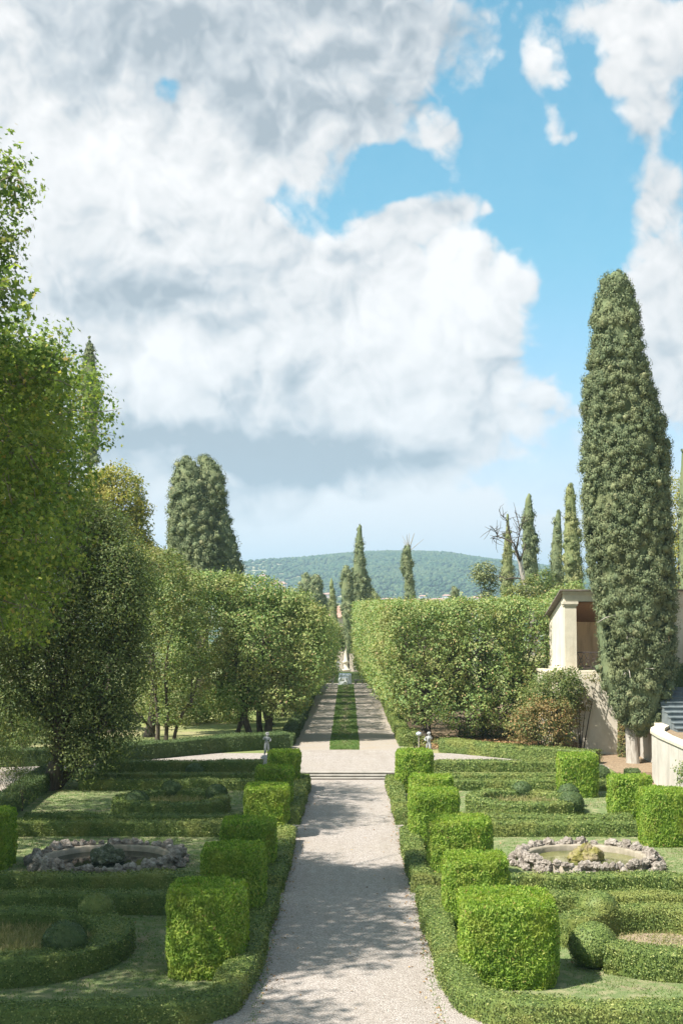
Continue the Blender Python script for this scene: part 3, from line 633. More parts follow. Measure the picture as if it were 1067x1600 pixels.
# far houses
def house(name, x, y, z, w, d, h, rz, wm, label, group=None):
    t = empty(name, (x, y, z), rz, label, 'house', group)
    G = Geo(); box(G, -w / 2, w / 2, -d / 2, d / 2, -6, h); link('wall', G.mesh('wall'), M_[wm], t)
    G = Geo(); e = .6; rh = w * .16
    V = [(-w / 2 - e, -d / 2 - e, h), (w / 2 + e, -d / 2 - e, h), (w / 2 + e, d / 2 + e, h), (-w / 2 - e, d / 2 + e, h), (-w * .28, 0, h + rh), (w * .28, 0, h + rh)]
    G.add(V, [(0, 1, 5, 4), (2, 3, 4, 5)]); G.add(V, [(1, 2, 5), (3, 0, 4)]); G.add(V, [(3, 2, 1, 0)]); link('roof', G.mesh('roof'), M_['farroof'], t)
    nw = max(2, int(w / 3.2))
    for i in range(nw):
        for j in range(2 if h > 5 else 1):
            G = Geo(); cx_ = -w / 2 + (i + .5) * w / nw; zc = h * (.28 if j == 0 and h > 5 else .7) if h > 5 else h * .5
            box(G, cx_ - .5, cx_ + .5, -d / 2 - .06, -d / 2 + .1, zc - .7, zc + .7); link('window', G.mesh('window'), M_['glass'], t)
    return t
_hp = [house('hillside_house', 0, 0, 0, 14, 10, 7, 0, 'farwall', None, 'far houses in the valley village'),
       house('hillside_house', 0, 0, 0, 20, 11, 6, 0, 'farwall2', None, 'far houses in the valley village'),
       house('hillside_house', 0, 0, 0, 10, 9, 9, 0, 'farwall2', None, 'far houses in the valley village')]
_hl = ['cream house of the far village, with a low tiled roof', 'long white house of the far village, under a wide roof', 'narrow white house of the far village, taller than wide']
_spots = [(385, 1990), (399, 2060), (408, 1900), (420, 2000), (431, 1880), (440, 1960), (447, 1820), (456, 1900), (463, 1810), (471, 1870), (478, 1790), (392, 2250), (412, 2330), (437, 2180),
          (602, 1720), (615, 1740), (648, 1730), (660, 1790), (671, 1735), (683, 1760), (697, 1800), (718, 1790), (727, 1740), (735, 1810), (741, 1760), (748, 1830), (756, 1770), (764, 1740), (690, 1720), (505, 1760), (513, 1810), (500, 1830)]
_first = [True] * 3
for i, (px, Y) in enumerate(_spots):
    k = i % 3; X = (px - 543) / 2100. * Y; zz = float(hill_z(np.array([X]), np.array([float(Y)]))[0])
    if _first[k]: o = _hp[k]; _first[k] = False; o.location = (X, Y, zz + 1); o.rotation_euler.z = rs.uniform(-.4, .4); o['label'] = _hl[k]
    else: dup(_hp[k], (X, Y, zz + 1), rs.uniform(-.5, .5), (rs.uniform(.8, 1.25),) * 3, _hl[k])
house('valley_house', -1.4, 330, -6, 12, 9, 10.2, .1, 'farwall', 'pinkish house showing in the gap at the end of the alley')
house('valley_villa', -3.5, 470, -14, 22, 12, 17, -.05, 'farwall', 'pale building low in the gap between the two tree walls')

# ---------------------------------------------------------------- steps between garden and cross path
t = empty('garden_steps', (0, 61.0, 0), 0, 'three shallow worn stone steps across the end of the gravel path', 'steps')
for k in range(3):
    G = Geo(); z1 = .08 * (k + 1) + (.006 if k == 2 else 0); box(G, -2.75, 2.75, .12 + .36 * k, .12 + .36 * (k + 1) - .003 + (.2 if k == 2 else 0), -.05, z1 - .028); box(G, -2.78, 2.78, .09 + .36 * k, .12 + .36 * (k + 1) - .033 + (.2 if k == 2 else 0), z1 - .028, z1)
    link('step', G.mesh('step'), M_['steps'], t)

# ================================================================ clipped hedges
def hedge(path, w, h, label, m='box', z=0, closed=False, group=None, dens=None, seed=None, name='boxwood_hedge'):
    y = float(np.mean(np.array(path)[:, 1])); y0 = float(np.min(np.array(path)[:, 1]))
    if dens is None: dens = 950 if y0 < 36 else (620 if y < 50 else 420)
    leaf = .047 if y0 < 36 else (.058 if y < 50 else .070)
    o = sweep_hedge(name, path, w, h, dens, leaf, M_[m], closed, z, seed=(seed or rs.randint(1000)))
    return tag(o, label, 'hedge', group)
def arc(cx, cy, r, a0, a1, n=16, ry=None):
    return [(cx + r * math.cos(R(a0 + (a1 - a0) * i / (n - 1))), cy + (ry or r) * math.sin(R(a0 + (a1 - a0) * i / (n - 1)))) for i in range(n)]
for s, side, bm in ((1, 'right', 'box'), (-1, 'left', 'box')):
    S_ = lambda pts: [(s * x, y) for x, y in pts]
    hedge(S_([(2.14, 36.1), (2.16, 33), (2.2, 29.5), (2.35, 27.6)] + arc(3.6, 27.3, 1.25, 190, 258, 6) + [(3.6, 25.98), (6, 25.7), (9, 25.75), (12.2, 25.8)]), .62, .50, f'low clipped hedge curving from the gravel path round the nearest bed, {side} of the path', bm)
    hedge(S_([(2.5, 35.3), (6, 35.3), (12.4, 35.3)]), .62, .50, f'straight low hedge closing the far side of the nearest bed, {side} of the path', bm)
    hedge(S_([(2.05, 45.6), (2.05, 41.5), (2.06, 37.6)]), .6, .5, f'low hedge along the gravel path beside the pond bed, {side} of the path', bm)
    hedge(S_([(1.76, 37.9), (6, 37.9), (12.4, 37.9)]), .6, .48, f'straight low hedge in front of the rock pond, {side} of the path', bm)
    hedge(S_([(1.95, 46.7), (6, 46.75), (11.6 if s < 0 else 10.1, 46.75)]), .62, .50, f'straight low hedge behind the rock pond, {side} of the path', bm)
    hedge(S_([(1.95, 59.2), (1.97, 54), (2.0, 48.9)]), .58, .5, f'low hedge along the gravel path beside the far ring bed, {side} of the path', bm)
    hedge(S_([(2.3, 48.6), (6, 48.6), (11.5 if s < 0 else 10.1, 48.6)]), .55, .42, f'straight low hedge along the front of the far ring bed, {side} of the path', bm)
    hedge(S_([(3.0, 57.9), (7, 57.9), (11.4, 57.9)]), .55, .45, f'first of three thin hedge rows behind the far ring, {side} of the path', bm)
    hedge(S_([(3.6, 60.2), (7, 60.2), (11.2, 60.2)]), .5, .42, f'middle of three thin hedge rows behind the far ring, {side} of the path', bm)
    hedge(S_([(3.9, 62.35), (7, 62.35), (11.4, 62.35)]), .65, .62, f'hedge row bordering the cross path, {side} of the path', bm, z=.1)
    # ring beds
    ring_c = arc(6.75 * s, 52.0, 1.95, 0, 360, 30)[:-1]
    hedge(ring_c, .55, .58, f'far round boxwood ring on the lawn, {side} of the path', bm, closed=True)
hedge(arc(7.35, 31.3, 2.15, 168, -138, 30), .72, .62, 'open ring of thick clipped hedge in the nearest bed, right of the path')
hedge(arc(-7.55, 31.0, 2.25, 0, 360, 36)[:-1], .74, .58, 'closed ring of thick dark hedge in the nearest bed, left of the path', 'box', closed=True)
# balls
def ball(x, y, z, r, label, m='boxdark', dens=900, leaf=.042, sd=0, flat=.9):
    o = link('boxwood_ball', ball_mesh(r, dens, leaf, sd, flat).mesh('boxwood_ball'), M_[m], loc=(x, y, z)); tag(o, label, 'clipped ball', 'round boxwood balls')
ball(5.40, 30.2, .44, .55, 'large clipped ball at the open end of the right near ring, closest to the path', 'box', sd=1)
ball(6.05, 33.2, .55, .50, 'clipped ball rising from the back of the right near ring', 'box', sd=2)
ball(-6.15, 29.8, .62, .48, 'dark dome-shaped ball on the front rim of the left near ring', sd=3)
ball(-6.05, 33.0, .55, .46, 'sunlit ball rising from the back of the left near ring', 'box', sd=4)
for i, (x, y, r, lb) in enumerate([(8.35, 50.95, .46, 'dark ball on the right front of the right far ring'), (6.9, 54.0, .40, 'small ball at the back of the right far ring'), (8.6, 53.2, .42, 'small dark ball on the right back of the right far ring'),
        (-7.9, 51.0, .46, 'dark ball on the left front of the left far ring'), (-7.0, 54.0, .42, 'small ball at the back of the left far ring'), (-5.1, 53.0, .42, 'small dark ball on the right of the left far ring'),
        (-6.9, 61.3, .42, 'round ball between the thin hedge rows left of the path'), (-3.35, 60.7, .36, 'small dark ball at the foot of the left cherub'), (11.1, 60.2, .5, 'rounded shrub ending the hedge rows right of the path')]):
    ball(x, y, .52 if i < 6 else .35, r, lb, dens=450, leaf=.06, sd=10 + i)
# hedges beyond the cross path and round the outside
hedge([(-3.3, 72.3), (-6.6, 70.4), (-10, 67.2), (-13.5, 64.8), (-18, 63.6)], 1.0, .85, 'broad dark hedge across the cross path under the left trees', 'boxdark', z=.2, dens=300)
hedge([(5.0, 70.4), (7.0, 68.6), (9.4, 66.5), (12.0, 65.2)], .9, .72, 'hedge slanting past the cross path below the right shrubs', 'box', z=.2, dens=330)
hedge([(3.15, 73.0), (3.15, 76), (3.1, 90), (3.05, 110), (3.0, 140)], .75, .75, 'long low hedge edging the alley on its right', 'box', z=0, dens=220)
hedge([(-3.3, 73.2), (-3.3, 76), (-3.2, 90), (-3.15, 110), (-3.1, 140)], .75, .75, 'long low hedge edging the alley on its left', 'boxdark', z=0, dens=220)  # same boxwood as the right-hand row, with shade put into its colour
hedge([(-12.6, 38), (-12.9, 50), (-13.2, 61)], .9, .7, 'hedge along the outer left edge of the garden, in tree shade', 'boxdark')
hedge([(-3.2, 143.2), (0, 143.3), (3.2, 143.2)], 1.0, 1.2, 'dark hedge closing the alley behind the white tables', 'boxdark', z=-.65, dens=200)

# ---------------------------------------------------------------- tall thuja blocks
TB = [(3.40, 29.2, 1.95, 1.85, 1.72, 'biggest bright green clipped block, nearest the camera right of the path'),
      (3.13, 33.6, 1.5, 1.5, 1.75, 'second clipped block from the camera right of the path, just behind the biggest one'),
      (3.24, 39.6, 1.75, 1.6, 1.70, 'third clipped block right of the path, with a browned foot beside the pond'),
      (2.83, 44.8, 1.55, 1.5, 1.80, 'fourth clipped block right of the path, half in tree shade'),
      (3.03, 49.6, 1.5, 1.4, 1.64, 'fifth clipped block right of the path, mostly hidden by the shaded fourth'),
      (2.82, 57.6, 1.5, 1.5, 1.68, 'sixth clipped block right of the path, next to the stone steps'),
      (9.50, 56.3, 1.55, 1.5, 1.68, 'outer clipped block on the right, farthest, behind the far ring'),
      (10.48, 50.7, 1.5, 1.5, 1.50, 'outer clipped block on the right, middle of the three'),
      (10.46, 45.2, 1.5, 1.5, 1.76, 'outer clipped block on the right, nearest, cut by the frame edge'),
      (-3.05, 29.8, 1.62, 1.7, 1.80, 'big clipped block nearest the camera left of the path'),
      (-2.86, 34.2, 1.5, 1.5, 1.87, 'second clipped block left of the path, dappled with yellow sun'),
      (-2.89, 39.8, 1.52, 1.5, 1.62, 'third clipped block left of the path, with a shaggy lighter top'),
      (-2.75, 46.6, 1.45, 1.5, 1.70, 'fourth clipped block left of the path'),
      (-2.78, 51.6, 1.34, 1.5, 1.72, 'fifth clipped block left of the path, low flat top behind the fourth'),
      (-2.69, 57.6, 1.3, 1.4, 1.66, 'sixth clipped block left of the path, beside the cherub and the steps'),
      (-11.1, 41.3, 1.9, 1.6, 1.66, 'dark clipped block at the left frame edge, in deep shade')]
for i, (x, y, w, d, h, lb) in enumerate(TB):
    dn = 1500 if y < 36 else (1000 if y < 47 else 650); lf = .085 if y < 36 else (.10 if y < 47 else .125)
    topiary_block('thuja_block', x, y, w, d, h, dn, M_['thuja'], lf, seed=20 + i, label=lb, cat='topiary', group='tall clipped blocks', bare=.5 if i == 2 else 0)

# soil strips at the foot of the path hedges
for s in (-1, 1): sheet('soil_strip', *sorted((s * 2.4, s * 2.72)), 29.5, 60.5, 0.004, M_['soil'])

# ---------------------------------------------------------------- rock-rimmed ponds
def rock_mesh(sd, sq=.8):
    bm = bmesh.new(); bmesh.ops.create_icosphere(bm, subdivisions=3, radius=1.0)
    V = np.array([v.co[:] for v in bm.verts]); nn = fbm(V, 1.1, sd, 4) * .7 + np.abs(vnoise(V, 3.0, sd + 7)) * .38 + vnoise(V, 7, sd + 2) * .12
    V = V * (1 + nn)[:, None] * np.array([1, .8, sq])
    for v, c in zip(bm.verts, V): v.co = c
    me = bpy.data.meshes.new('rock'); bm.to_mesh(me); bm.free(); me.materials.append(M_['rock']); return me
ROCKS = [rock_mesh(i, .75 + .1 * (i % 3)) for i in range(7)]
def pond(x, y, r, label, wz, mossy, seed):
    q = random.Random(seed); t = empty('rock_pond', (x, y, 0), 0, label, 'pond')
    G = Geo(); lathe(G, [(r + .10, -.05), (r + .10, .20), (r + .06, .24), (r - .14, .24), (r - .17, .20), (r - .17, -.02), (r - .17, wz - .3)], 56); link('basin_rim', G.mesh('basin_rim'), M_['rim'], t)
    G = Geo(); th = np.linspace(0, 2 * np.pi, 57)[:-1]; G.add(np.stack([np.cos(th) * (r - .16), np.sin(th) * (r - .16), 0 * th + wz], 1), [tuple(range(56))]); link('water', G.mesh('water'), M_['water' if mossy else 'darkwater'], t)
    n = 98
    for i in range(n):
        a = 2 * math.pi * i / 58.0 + q.uniform(-.05, .05); outer = i >= 58
        if outer: a = 2 * math.pi * (i - 58) / 40.0 + q.uniform(-.09, .09)
        rad = r + (.34 if outer else .10) + q.uniform(-.07, .07); s = q.uniform(.085, .15) * (1.35 if q.random() < .2 else 1)
        o = link('rock', ROCKS[q.randrange(7)], None, t, (rad * math.cos(a), rad * math.sin(a), s * .45 + (0.02 if outer else .22)))
        o.rotation_euler = (q.uniform(-.4, .4), q.uniform(-.4, .4), q.uniform(0, 6.28)); o.scale = (s, s, s * q.uniform(.8, 1.25))
    G = Geo()
    for (ox, oy, sx, sz, sd) in ((-.20, 0, .32, .30, 1), (.24, .05, .28, .26, 4), (.02, .10, .24, .42, 6), (.05, -.18, .27, .20, 9)):
        bm = bmesh.new(); bmesh.ops.create_icosphere(bm, subdivisions=4, radius=1.0); V = np.array([v.co[:] for v in bm.verts]); Fq = np.array([[v.index for v in f.verts] for f in bm.faces]); bm.free()
        V = V * (1 + fbm(V, 1.2, sd + seed, 5) * .5 + vnoise(V, 8, sd) * .07)[:, None] * np.array([sx, sx, sz]) + np.array([ox, oy, wz + .12]); G.add(V, Fq)
    link('rock_mound', G.mesh('rock_mound'), M_['mossrock' if mossy else 'darkrock'], t)
    G = Geo(); tube(G, [(0, .05, wz + .3), (0, .05, wz + .7)], .018, 6); link('water_jet_pipe', G.mesh('pipe'), M_['iron'], t)
    return t
def disc_hole_lawn(): pass
pond(7.3, 41.9, 1.90, 'round pond rimmed with pale rocks, mossy yellow mound in green water, right of the path', .06, True, 5)
pond(-7.33, 41.7, 2.03, 'round pond rimmed with grey rocks, dark rock mound in dark water, left of the path', .06, False, 9)

# lawn tufts, tall grass and fallen leaves (nobody could count them)
def scatter_stuff(name, n, fn, L, Wd, m, label, up=True, z=0.0):
    p = fn(n); G = Geo(); N0 = rs.normal(size=p.shape) * (1, 1, .3) if up else np.array([0, 0, 1.]) + .25 * rs.normal(size=p.shape)
    leaves(G, p, N0, L, Wd, .5, along=(np.array([0, 0, 1.]) + .45 * rs.normal(size=p.shape)) if up else None)
    tag(link(name, G.mesh(name), M_[m]), label, None, None, 'stuff')
def lawn_pts(n):
    x = rs.uniform(2.6, 12.2, n) * rs.choice([-1, 1], n); y = 26.2 + 33.5 * rs.rand(n) ** 1.25; z = .012 + 0 * x
    P = np.stack([x, y, z], 1); k = vnoise(P, 1.6, 3) + .35 * rs.normal(size=n) > -.25
    for c, r0 in (((7.3, 41.9), 2.3), ((-7.33, 41.7), 2.45)): k &= np.hypot(x - c[0], y - c[1]) > r0
    return P[k]
scatter_stuff('lawn_grass', 150000, lawn_pts, .06, .018, 'blade', 'short uneven turf inside the hedged beds')
def tall_pts(n):
    a = rs.rand(n) * 6.283; r = 1.85 * np.sqrt(rs.rand(n)); return np.stack([-7.55 + r * np.cos(a), 31.0 + r * np.sin(a), .1 + .22 * rs.rand(n)], 1)
scatter_stuff('tall_grass', 9000, tall_pts, .22, .012, 'drygrass', 'tall wispy dry grass inside the left near ring')
def ring_pts(n):
    a = rs.rand(n) * 6.283; r = 1.5 * np.sqrt(rs.rand(n)); s = rs.choice([-1, 1], n); return np.stack([s * 6.75 + r * np.cos(a), 52.0 + r * np.sin(a), .15 + .25 * rs.rand(n)], 1)
for s_, cx0, cy0, r0 in ((1, 7.35, 31.3, 1.95), (-1, -7.55, 31.0, 2.0)):
    G = Geo(); th = np.linspace(0, 2 * np.pi, 41)[:-1]; G.add(np.stack([cx0 + r0 * np.cos(th), cy0 + r0 * np.sin(th), 0 * th + .006], 1), [tuple(range(40))]); struct('ring_soil', G, M_['soil'])
def dry_pts(n):
    a = rs.rand(n) * 6.283; r = 1.8 * np.sqrt(rs.rand(n)); return np.stack([7.35 + r * np.cos(a), 31.3 + r * np.sin(a), .04 + .06 * rs.rand(n)], 1)
scatter_stuff('dry_grass', 3800, dry_pts, .09, .014, 'drygrass', 'short parched grass inside the right near ring')
scatter_stuff('ring_grass', 5000, ring_pts, .25, .02, 'drygrass', 'dry grass and seed heads inside the two far rings')
def fallen(n):
    x = np.where(rs.rand(n) < .5, rs.choice([-1, 1], n) * (1.85 - np.abs(rs.normal(size=n)) * .2), rs.uniform(-12, 12, n)); return np.stack([x, rs.uniform(26, 60, n), .03 + 0 * x], 1)
def strip_pts(n):
    y = 71.3 + 70 * rs.rand(n) ** 1.5; x = rs.uniform(-1.1, .78, n); q = np.abs(x + .165) - .80 - .12 * vnoise(np.stack([x * 0, y, y * 0], 1), 1.7, 5); k = (q < 0) & (vnoise(np.stack([x * 1.6, y * .5, 0 * x], 1), 1.0, 8) + .5 * rs.normal(size=n) + np.abs(x + .16) > .1); return np.stack([x, y, gz(y) + .03], 1)[k]
scatter_stuff('strip_grass', 42000, strip_pts, .08, .035, 'blade', 'short grass of the strip down the middle of the alley')
def edge_pts(n):
    s_ = rs.choice([-1, 1], n); y = rs.uniform(26, 60.8, n); return np.stack([s_ * (1.80 + .07 * rs.normal(size=n)), y, .012 + 0 * y], 1)
scatter_stuff('edge_weeds', 3500, edge_pts, .06, .02, 'blade', 'weeds and grass creeping from under the hedges onto the gravel')
scatter_stuff('fallen_leaves', 1100, fallen, .07, .05, 'dryleaf', 'small brown leaves fallen on the gravel and lawn', up=False)
def litter(n): return np.concatenate([np.stack([rs.uniform(3.8, 13, n), rs.uniform(71.5, 78, n), .26 + .1 * rs.rand(n)], 1), np.stack([rs.uniform(11.5, 16, n), rs.uniform(60, 69, n), .03 + .1 * rs.rand(n)], 1)])
scatter_stuff('leaf_litter', 5000, litter, .14, .10, 'dryleaf', 'dry brown leaf litter under the right trees', up=False)

# ---------------------------------------------------------------- cherub statues on pedestals
def cherub_mesh(mir=1):
    J = {'hip': (0, 0, .50, .085), 'waist': (0, -.01, .60, .078), 'chest': (.01 * mir, 0, .72, .092), 'neck': (.015 * mir, 0, .80, .038), 'head': (.02 * mir, -.012, .885, .072), 'crownh': (.02 * mir, -.005, .935, .055),
         'lh': (.055, 0, .47, .066), 'lk': (.062, -.035, .27, .048), 'la': (.05, .0, .07, .032), 'lt': (.06, -.08, .03, .026),
         'rh': (-.055, 0, .47, .066), 'rk': (-.085, -.06, .28, .046), 'ra': (-.09, .03, .08, .031), 'rt': (-.11, -.05, .03, .025),
         'ls': (.095, 0, .755, .042), 'le': (.17, -.02, .66, .033), 'lw': (.10, -.12, .62, .025), 'lf': (.07, -.15, .63, .020),
         'rs': (-.085, 0, .755, .042), 're': (-.17, -.04, .69, .033), 'rw': (-.13, -.11, .80, .025), 'rf': (-.10, -.13, .84, .02),
         'cl1': (-.02, .085, .60, .05), 'cl2': (-.06, .10, .36, .05), 'cl3': (-.04, .09, .12, .06)}
    E_ = [('hip', 'waist'), ('waist', 'chest'), ('chest', 'neck'), ('neck', 'head'), ('head', 'crownh'), ('hip', 'lh'), ('lh', 'lk'), ('lk', 'la'), ('la', 'lt'), ('hip', 'rh'), ('rh', 'rk'), ('rk', 'ra'), ('ra', 'rt'),
          ('chest', 'ls'), ('ls', 'le'), ('le', 'lw'), ('lw', 'lf'), ('chest', 'rs'), ('rs', 're'), ('re', 'rw'), ('rw', 'rf'), ('waist', 'cl1'), ('cl1', 'cl2'), ('cl2', 'cl3')]
    ks = list(J); me = bpy.data.meshes.new('tmp'); me.from_pydata([(J[k][0] * mir, J[k][1], J[k][2]) for k in ks], [(ks.index(a), ks.index(b)) for a, b in E_], [])
    o = bpy.data.objects.new('tmp', me); COL.objects.link(o); md = o.modifiers.new('s', 'SKIN'); o.modifiers.new('u', 'SUBSURF').levels = 2
    for i, k in enumerate(ks): me.skin_vertices[0].data[i].radius = (J[k][3],) * 2; me.skin_vertices[0].data[i].use_root = (i == 0)
    dg = bpy.context.evaluated_depsgraph_get(); m2 = bpy.data.meshes.new_from_object(o.evaluated_get(dg)); bpy.data.objects.remove(o, do_unlink=True)
    m2.name = 'figure'; m2.materials.append(M_['marble']); return m2
def statue(x, y, z, s, rz, mir, label, ph=.55):
    t = empty('cherub_statue', (x, y, z), rz, label, 'statue', 'cherub statues by the steps')
    o = link('figure', cherub_mesh(mir), None, t, (0, 0, ph)); o.scale = (s,) * 3
    G = Geo(); box(G, -.24, .24, -.24, .24, 0, .10); box(G, -.19, .19, -.19, .19, .10, ph - .12); box(G, -.25, .25, -.25, .25, ph - .12, ph - .04); box(G, -.2, .2, -.2, .2, ph - .04, ph + .02)
    link('pedestal', G.mesh('pedestal'), M_['marble'], t)
    # curly hair as a cap of small lumps
    G = Geo()
    for k in range(34):
        d = unit(rs.normal(size=3)); d[2] = abs(d[2]) * .9; d[1] = d[1] + .25; d = unit(d); c = np.array([.02, -.005, .905]) + d * .075; tube(G, [c, c + d * .018], [.026, .012], 5)
    o2 = link('hair', G.mesh('hair'), M_['marble'], t, (0, 0, ph)); o2.scale = (s,) * 3
    return t
statue(-3.78, 63.6, .23, 1.12, .25, 1, 'small grey stone cherub on a pedestal beside the steps, left of the path')
statue(3.82, 64.2, .23, 1.08, -.3, -1, 'small grey stone cherub, only its upper half showing over the block right of the steps')
for i, (x, y, lb) in enumerate([(-1.05, 149.5, 'small pale statue left of the urn at the end of the alley'), (.9, 150.5, 'small pale statue right of the urn at the end of the alley')]):
    o = dup(bpy.data.objects['cherub_statue'], (x, y, -.6), 0, (1.35,) * 3, lb, 'pale statues at the far end of the alley')
t = empty('stone_urn', (-.2, 150, -.6), 0, 'tall tan stone fountain finial closing the alley', 'fountain')
G = Geo(); lathe(G, [(.75, 0), (.75, .35), (.6, .4), (.5, .9), (.62, 1.0), (.62, 1.12), (.3, 1.2), (.22, 1.7), (.3, 1.8), (.42, 1.95), (.2, 2.1), (.15, 2.8), (.02, 3.4)], 14); link('shaft', G.mesh('shaft'), M_['stone'], t)
G = Geo(); lathe(G, [(1.15, 0), (1.2, .3), (1.05, .34), (1.0, .1)], 20); link('bowl', G.mesh('bowl'), M_['marble'], t)
# draped event tables at the end of the alley
def draped(name, x, y, w, d, h, top, label):
    t = empty(name, (x, y, float(gz(y)) + .01), 0, label, 'table', 'draped tables at the end of the alley')
    nu = 48; th = np.linspace(0, 2 * np.pi, nu, endpoint=False); e = .25
    cx_ = np.sign(np.cos(th)) * np.abs(np.cos(th)) ** e * w / 2; cy_ = np.sign(np.sin(th)) * np.abs(np.sin(th)) ** e * d / 2; V = []
    for k, zz in enumerate(np.linspace(0, h, 6)):
        f = 1 + .06 * (1 - zz / h) + .035 * np.sin(th * 11) * (1 - zz / h); V.append(np.stack([cx_ * f, cy_ * f, zz + 0 * th], 1))
    V = np.stack(V, 1); G = Geo(); G.add(V.reshape(-1, 3), grid_faces(nu, 6, True), 0, True); link('tablecloth', G.mesh('tablecloth'), M_['cloth'], t)
    G = Geo(); G.add(np.stack([cx_, cy_, h + .004 + 0 * th], 1), [tuple(range(nu))]); link('tabletop', G.mesh('tabletop'), M_[top], t); return t
draped('draped_table', -.25, 141.2, 1.25, .9, 1.05, 'bluecloth', 'taller table with pale blue top and white cloth, at the end of the grass strip')
draped('draped_table', -.45, 139.8, .95, .8, .72, 'cloth', 'white draped table standing just in front of the pale blue one')
t = empty('flower_stand', (-1.5, 140.4, float(gz(140.4))), 0, 'small stand with pinkish white flowers left of the draped tables', 'flower stand')
G = Geo(); lathe(G, [(.2, 0), (.2, .05), (.05, .1), (.05, .55), (.2, .7), (.24, .8)], 12); link('stand', G.mesh('stand'), M_['stone'], t)
mfl = leafmat('pink white flowers', [(0, (.55, .45, .45)), (1, (.8, .74, .74))], trans=.2); G = Geo(); crown(G, [(0, 0, .95, .28, .28, .25)], 60, 14, .08, .06, .05); link('flowers', G.mesh('flowers'), mfl, t)
for i, x in enumerate((-2.0, 1.2)):
    t = empty('stone_bench', (x, 141.5, float(gz(141.5))), 0, ('low pale stone bench left of the draped tables', 'low pale stone bench right of the draped tables')[i], 'bench')
    G = Geo(); box(G, -.55, .55, -.2, .2, .36, .46); link('seat', G.mesh('seat'), M_['steps'], t)
    for q in (-.38, .38): G = Geo(); box(G, q - .08, q + .08, -.16, .16, 0, .357); link('leg', G.mesh('leg'), M_['steps'], t)
# small lamp by the right hedge
t = empty('garden_lamp', (3.7, 70.6, .24), 0, 'small white lamp on a short post beside the alley hedge', 'lamp')
G = Geo(); tube(G, [(0, 0, 0), (0, 0, .82)], .03, 8); link('post', G.mesh('post'), M_['palebark'], t)
G = Geo(); lathe(G, [(.03, .80), (.12, .82), (.15, .9), (.11, .97), (.02, 1.0)], 12); link('lamp_head', G.mesh('lamp_head'), M_['white'], t)

# ================================================================ loggia, terrace walls, stair
LX, LY, LZ = 11.25, 70.0, 4.45
t = empty('garden_loggia', (LX, LY, LZ), 0, 'cream open-fronted loggia with square corner pier and brown ceiling, above the right wall', 'loggia')
def part(name, fn, m, p=None):
    G = Geo(); fn(G); return link(name, G.mesh(name), M_[m], p or t)
WD, DP, HF, HB = 17.4, 5.4, 4.12, 2.72        # width, depth, front and back heights
def side(G, x0, x1):
    V = [(x, y, z) for x in (x0, x1) for (y, z) in ((.36, 0), (DP, 0), (DP, HB - .08), (.36, HF - .28))]
    G.add(V, [(0, 3, 2, 1), (4, 5, 6, 7), (0, 1, 5, 4), (1, 2, 6, 5), (2, 3, 7, 6), (3, 0, 4, 7)])
part('side_wall', lambda G: side(G, 0, .32), 'plaster'); part('side_wall', lambda G: side(G, WD - .32, WD), 'plaster')
part('back_wall', lambda G: box(G, .323, WD - .323, DP - .3, DP - .003, 0, HB - .18), 'ochre')
def ceil(G):
    V = [(x, y, z) for x in (.33, WD - .33) for (y, z) in ((.5, HF - .66), (DP - .31, HB - .30), (DP - .31, HB - .22), (.5, HF - .58))]
    G.add(V, [(0, 3, 2, 1), (4, 5, 6, 7), (0, 1, 5, 4), (1, 2, 6, 5), (2, 3, 7, 6), (3, 0, 4, 7)])
part('ceiling', ceil, 'ceiling')
def roof(G):
    e = .28
    V = [(x, y, z) for x in (-e, WD + e) for (y, z) in ((-.30, HF), (DP + .25, HB - .06), (DP + .25, HB + .0), (-.30, HF + .06))]
    G.add(V, [(0, 3, 2, 1), (4, 5, 6, 7), (0, 1, 5, 4), (1, 2, 6, 5), (2, 3, 7, 6), (3, 0, 4, 7)])
part('roof', roof, 'tile')
part('cornice', lambda G: (box(G, -.12, WD + .12, -.14, .62, HF - .16, HF - .003), box(G, -.04, WD + .04, -.06, .56, HF - .56, HF - .163)), 'stone')
for i, cx_ in enumerate((0.0, 5.55, 11.5, WD - .62)):
    p = part('pier', lambda G: box(G, cx_ - .003, cx_ + .60, -.02, .50, .12, HF - .80), 'stone')
    part('capital', lambda G: (box(G, cx_ - .05, cx_ + .65, -.07, .55, HF - .80, HF - .70), box(G, cx_ - .09, cx_ + .69, -.11, .59, HF - .70, HF - .563)), 'stone', p)
    part('pier_base', lambda G: box(G, cx_ - .06, cx_ + .66, -.08, .56, 0, .12), 'stone', p)
def rail(G, x0, x1):
    tube(G, [(x0, .2, .92), (x1, .2, .92)], .028, 6); tube(G, [(x0, .2, .10), (x1, .2, .10)], .022, 6); n = int((x1 - x0) / .34); w = (x1 - x0) / n
    for k in range(n):
        a = x0 + k * w
        tube(G, [(a, .2, .1), (a + w, .2, .92)], .016, 4); tube(G, [(a + w, .2, .1), (a, .2, .92)], .016, 4)
        th = np.linspace(0, 2 * np.pi, 9); tube(G, np.stack([a + w / 2 + .12 * np.cos(th), .2 + 0 * th, .51 + .12 * np.sin(th)], 1), .012, 4)
part('railing', lambda G: rail(G, .66, 5.52), 'iron'); part('railing', lambda G: rail(G, 6.22, 11.46), 'iron')
for q in (3.45, 7.4):
    d_ = part('door', lambda G: box(G, q - .62, q + .62, DP - .36, DP - .303, .0, 2.05), 'door'); part('door_frame', lambda G: (box(G, q - .74, q - .625, DP - .38, DP - .303, 0, 2.16), box(G, q + .625, q + .74, DP - .38, DP - .303, 0, 2.16), box(G, q - .74, q + .74, DP - .38, DP - .303, 2.053, 2.16)), 'stone', d_)
part('floor', lambda G: box(G, -.1, WD + .1, -.4, DP, -.18, -.003), 'stone')
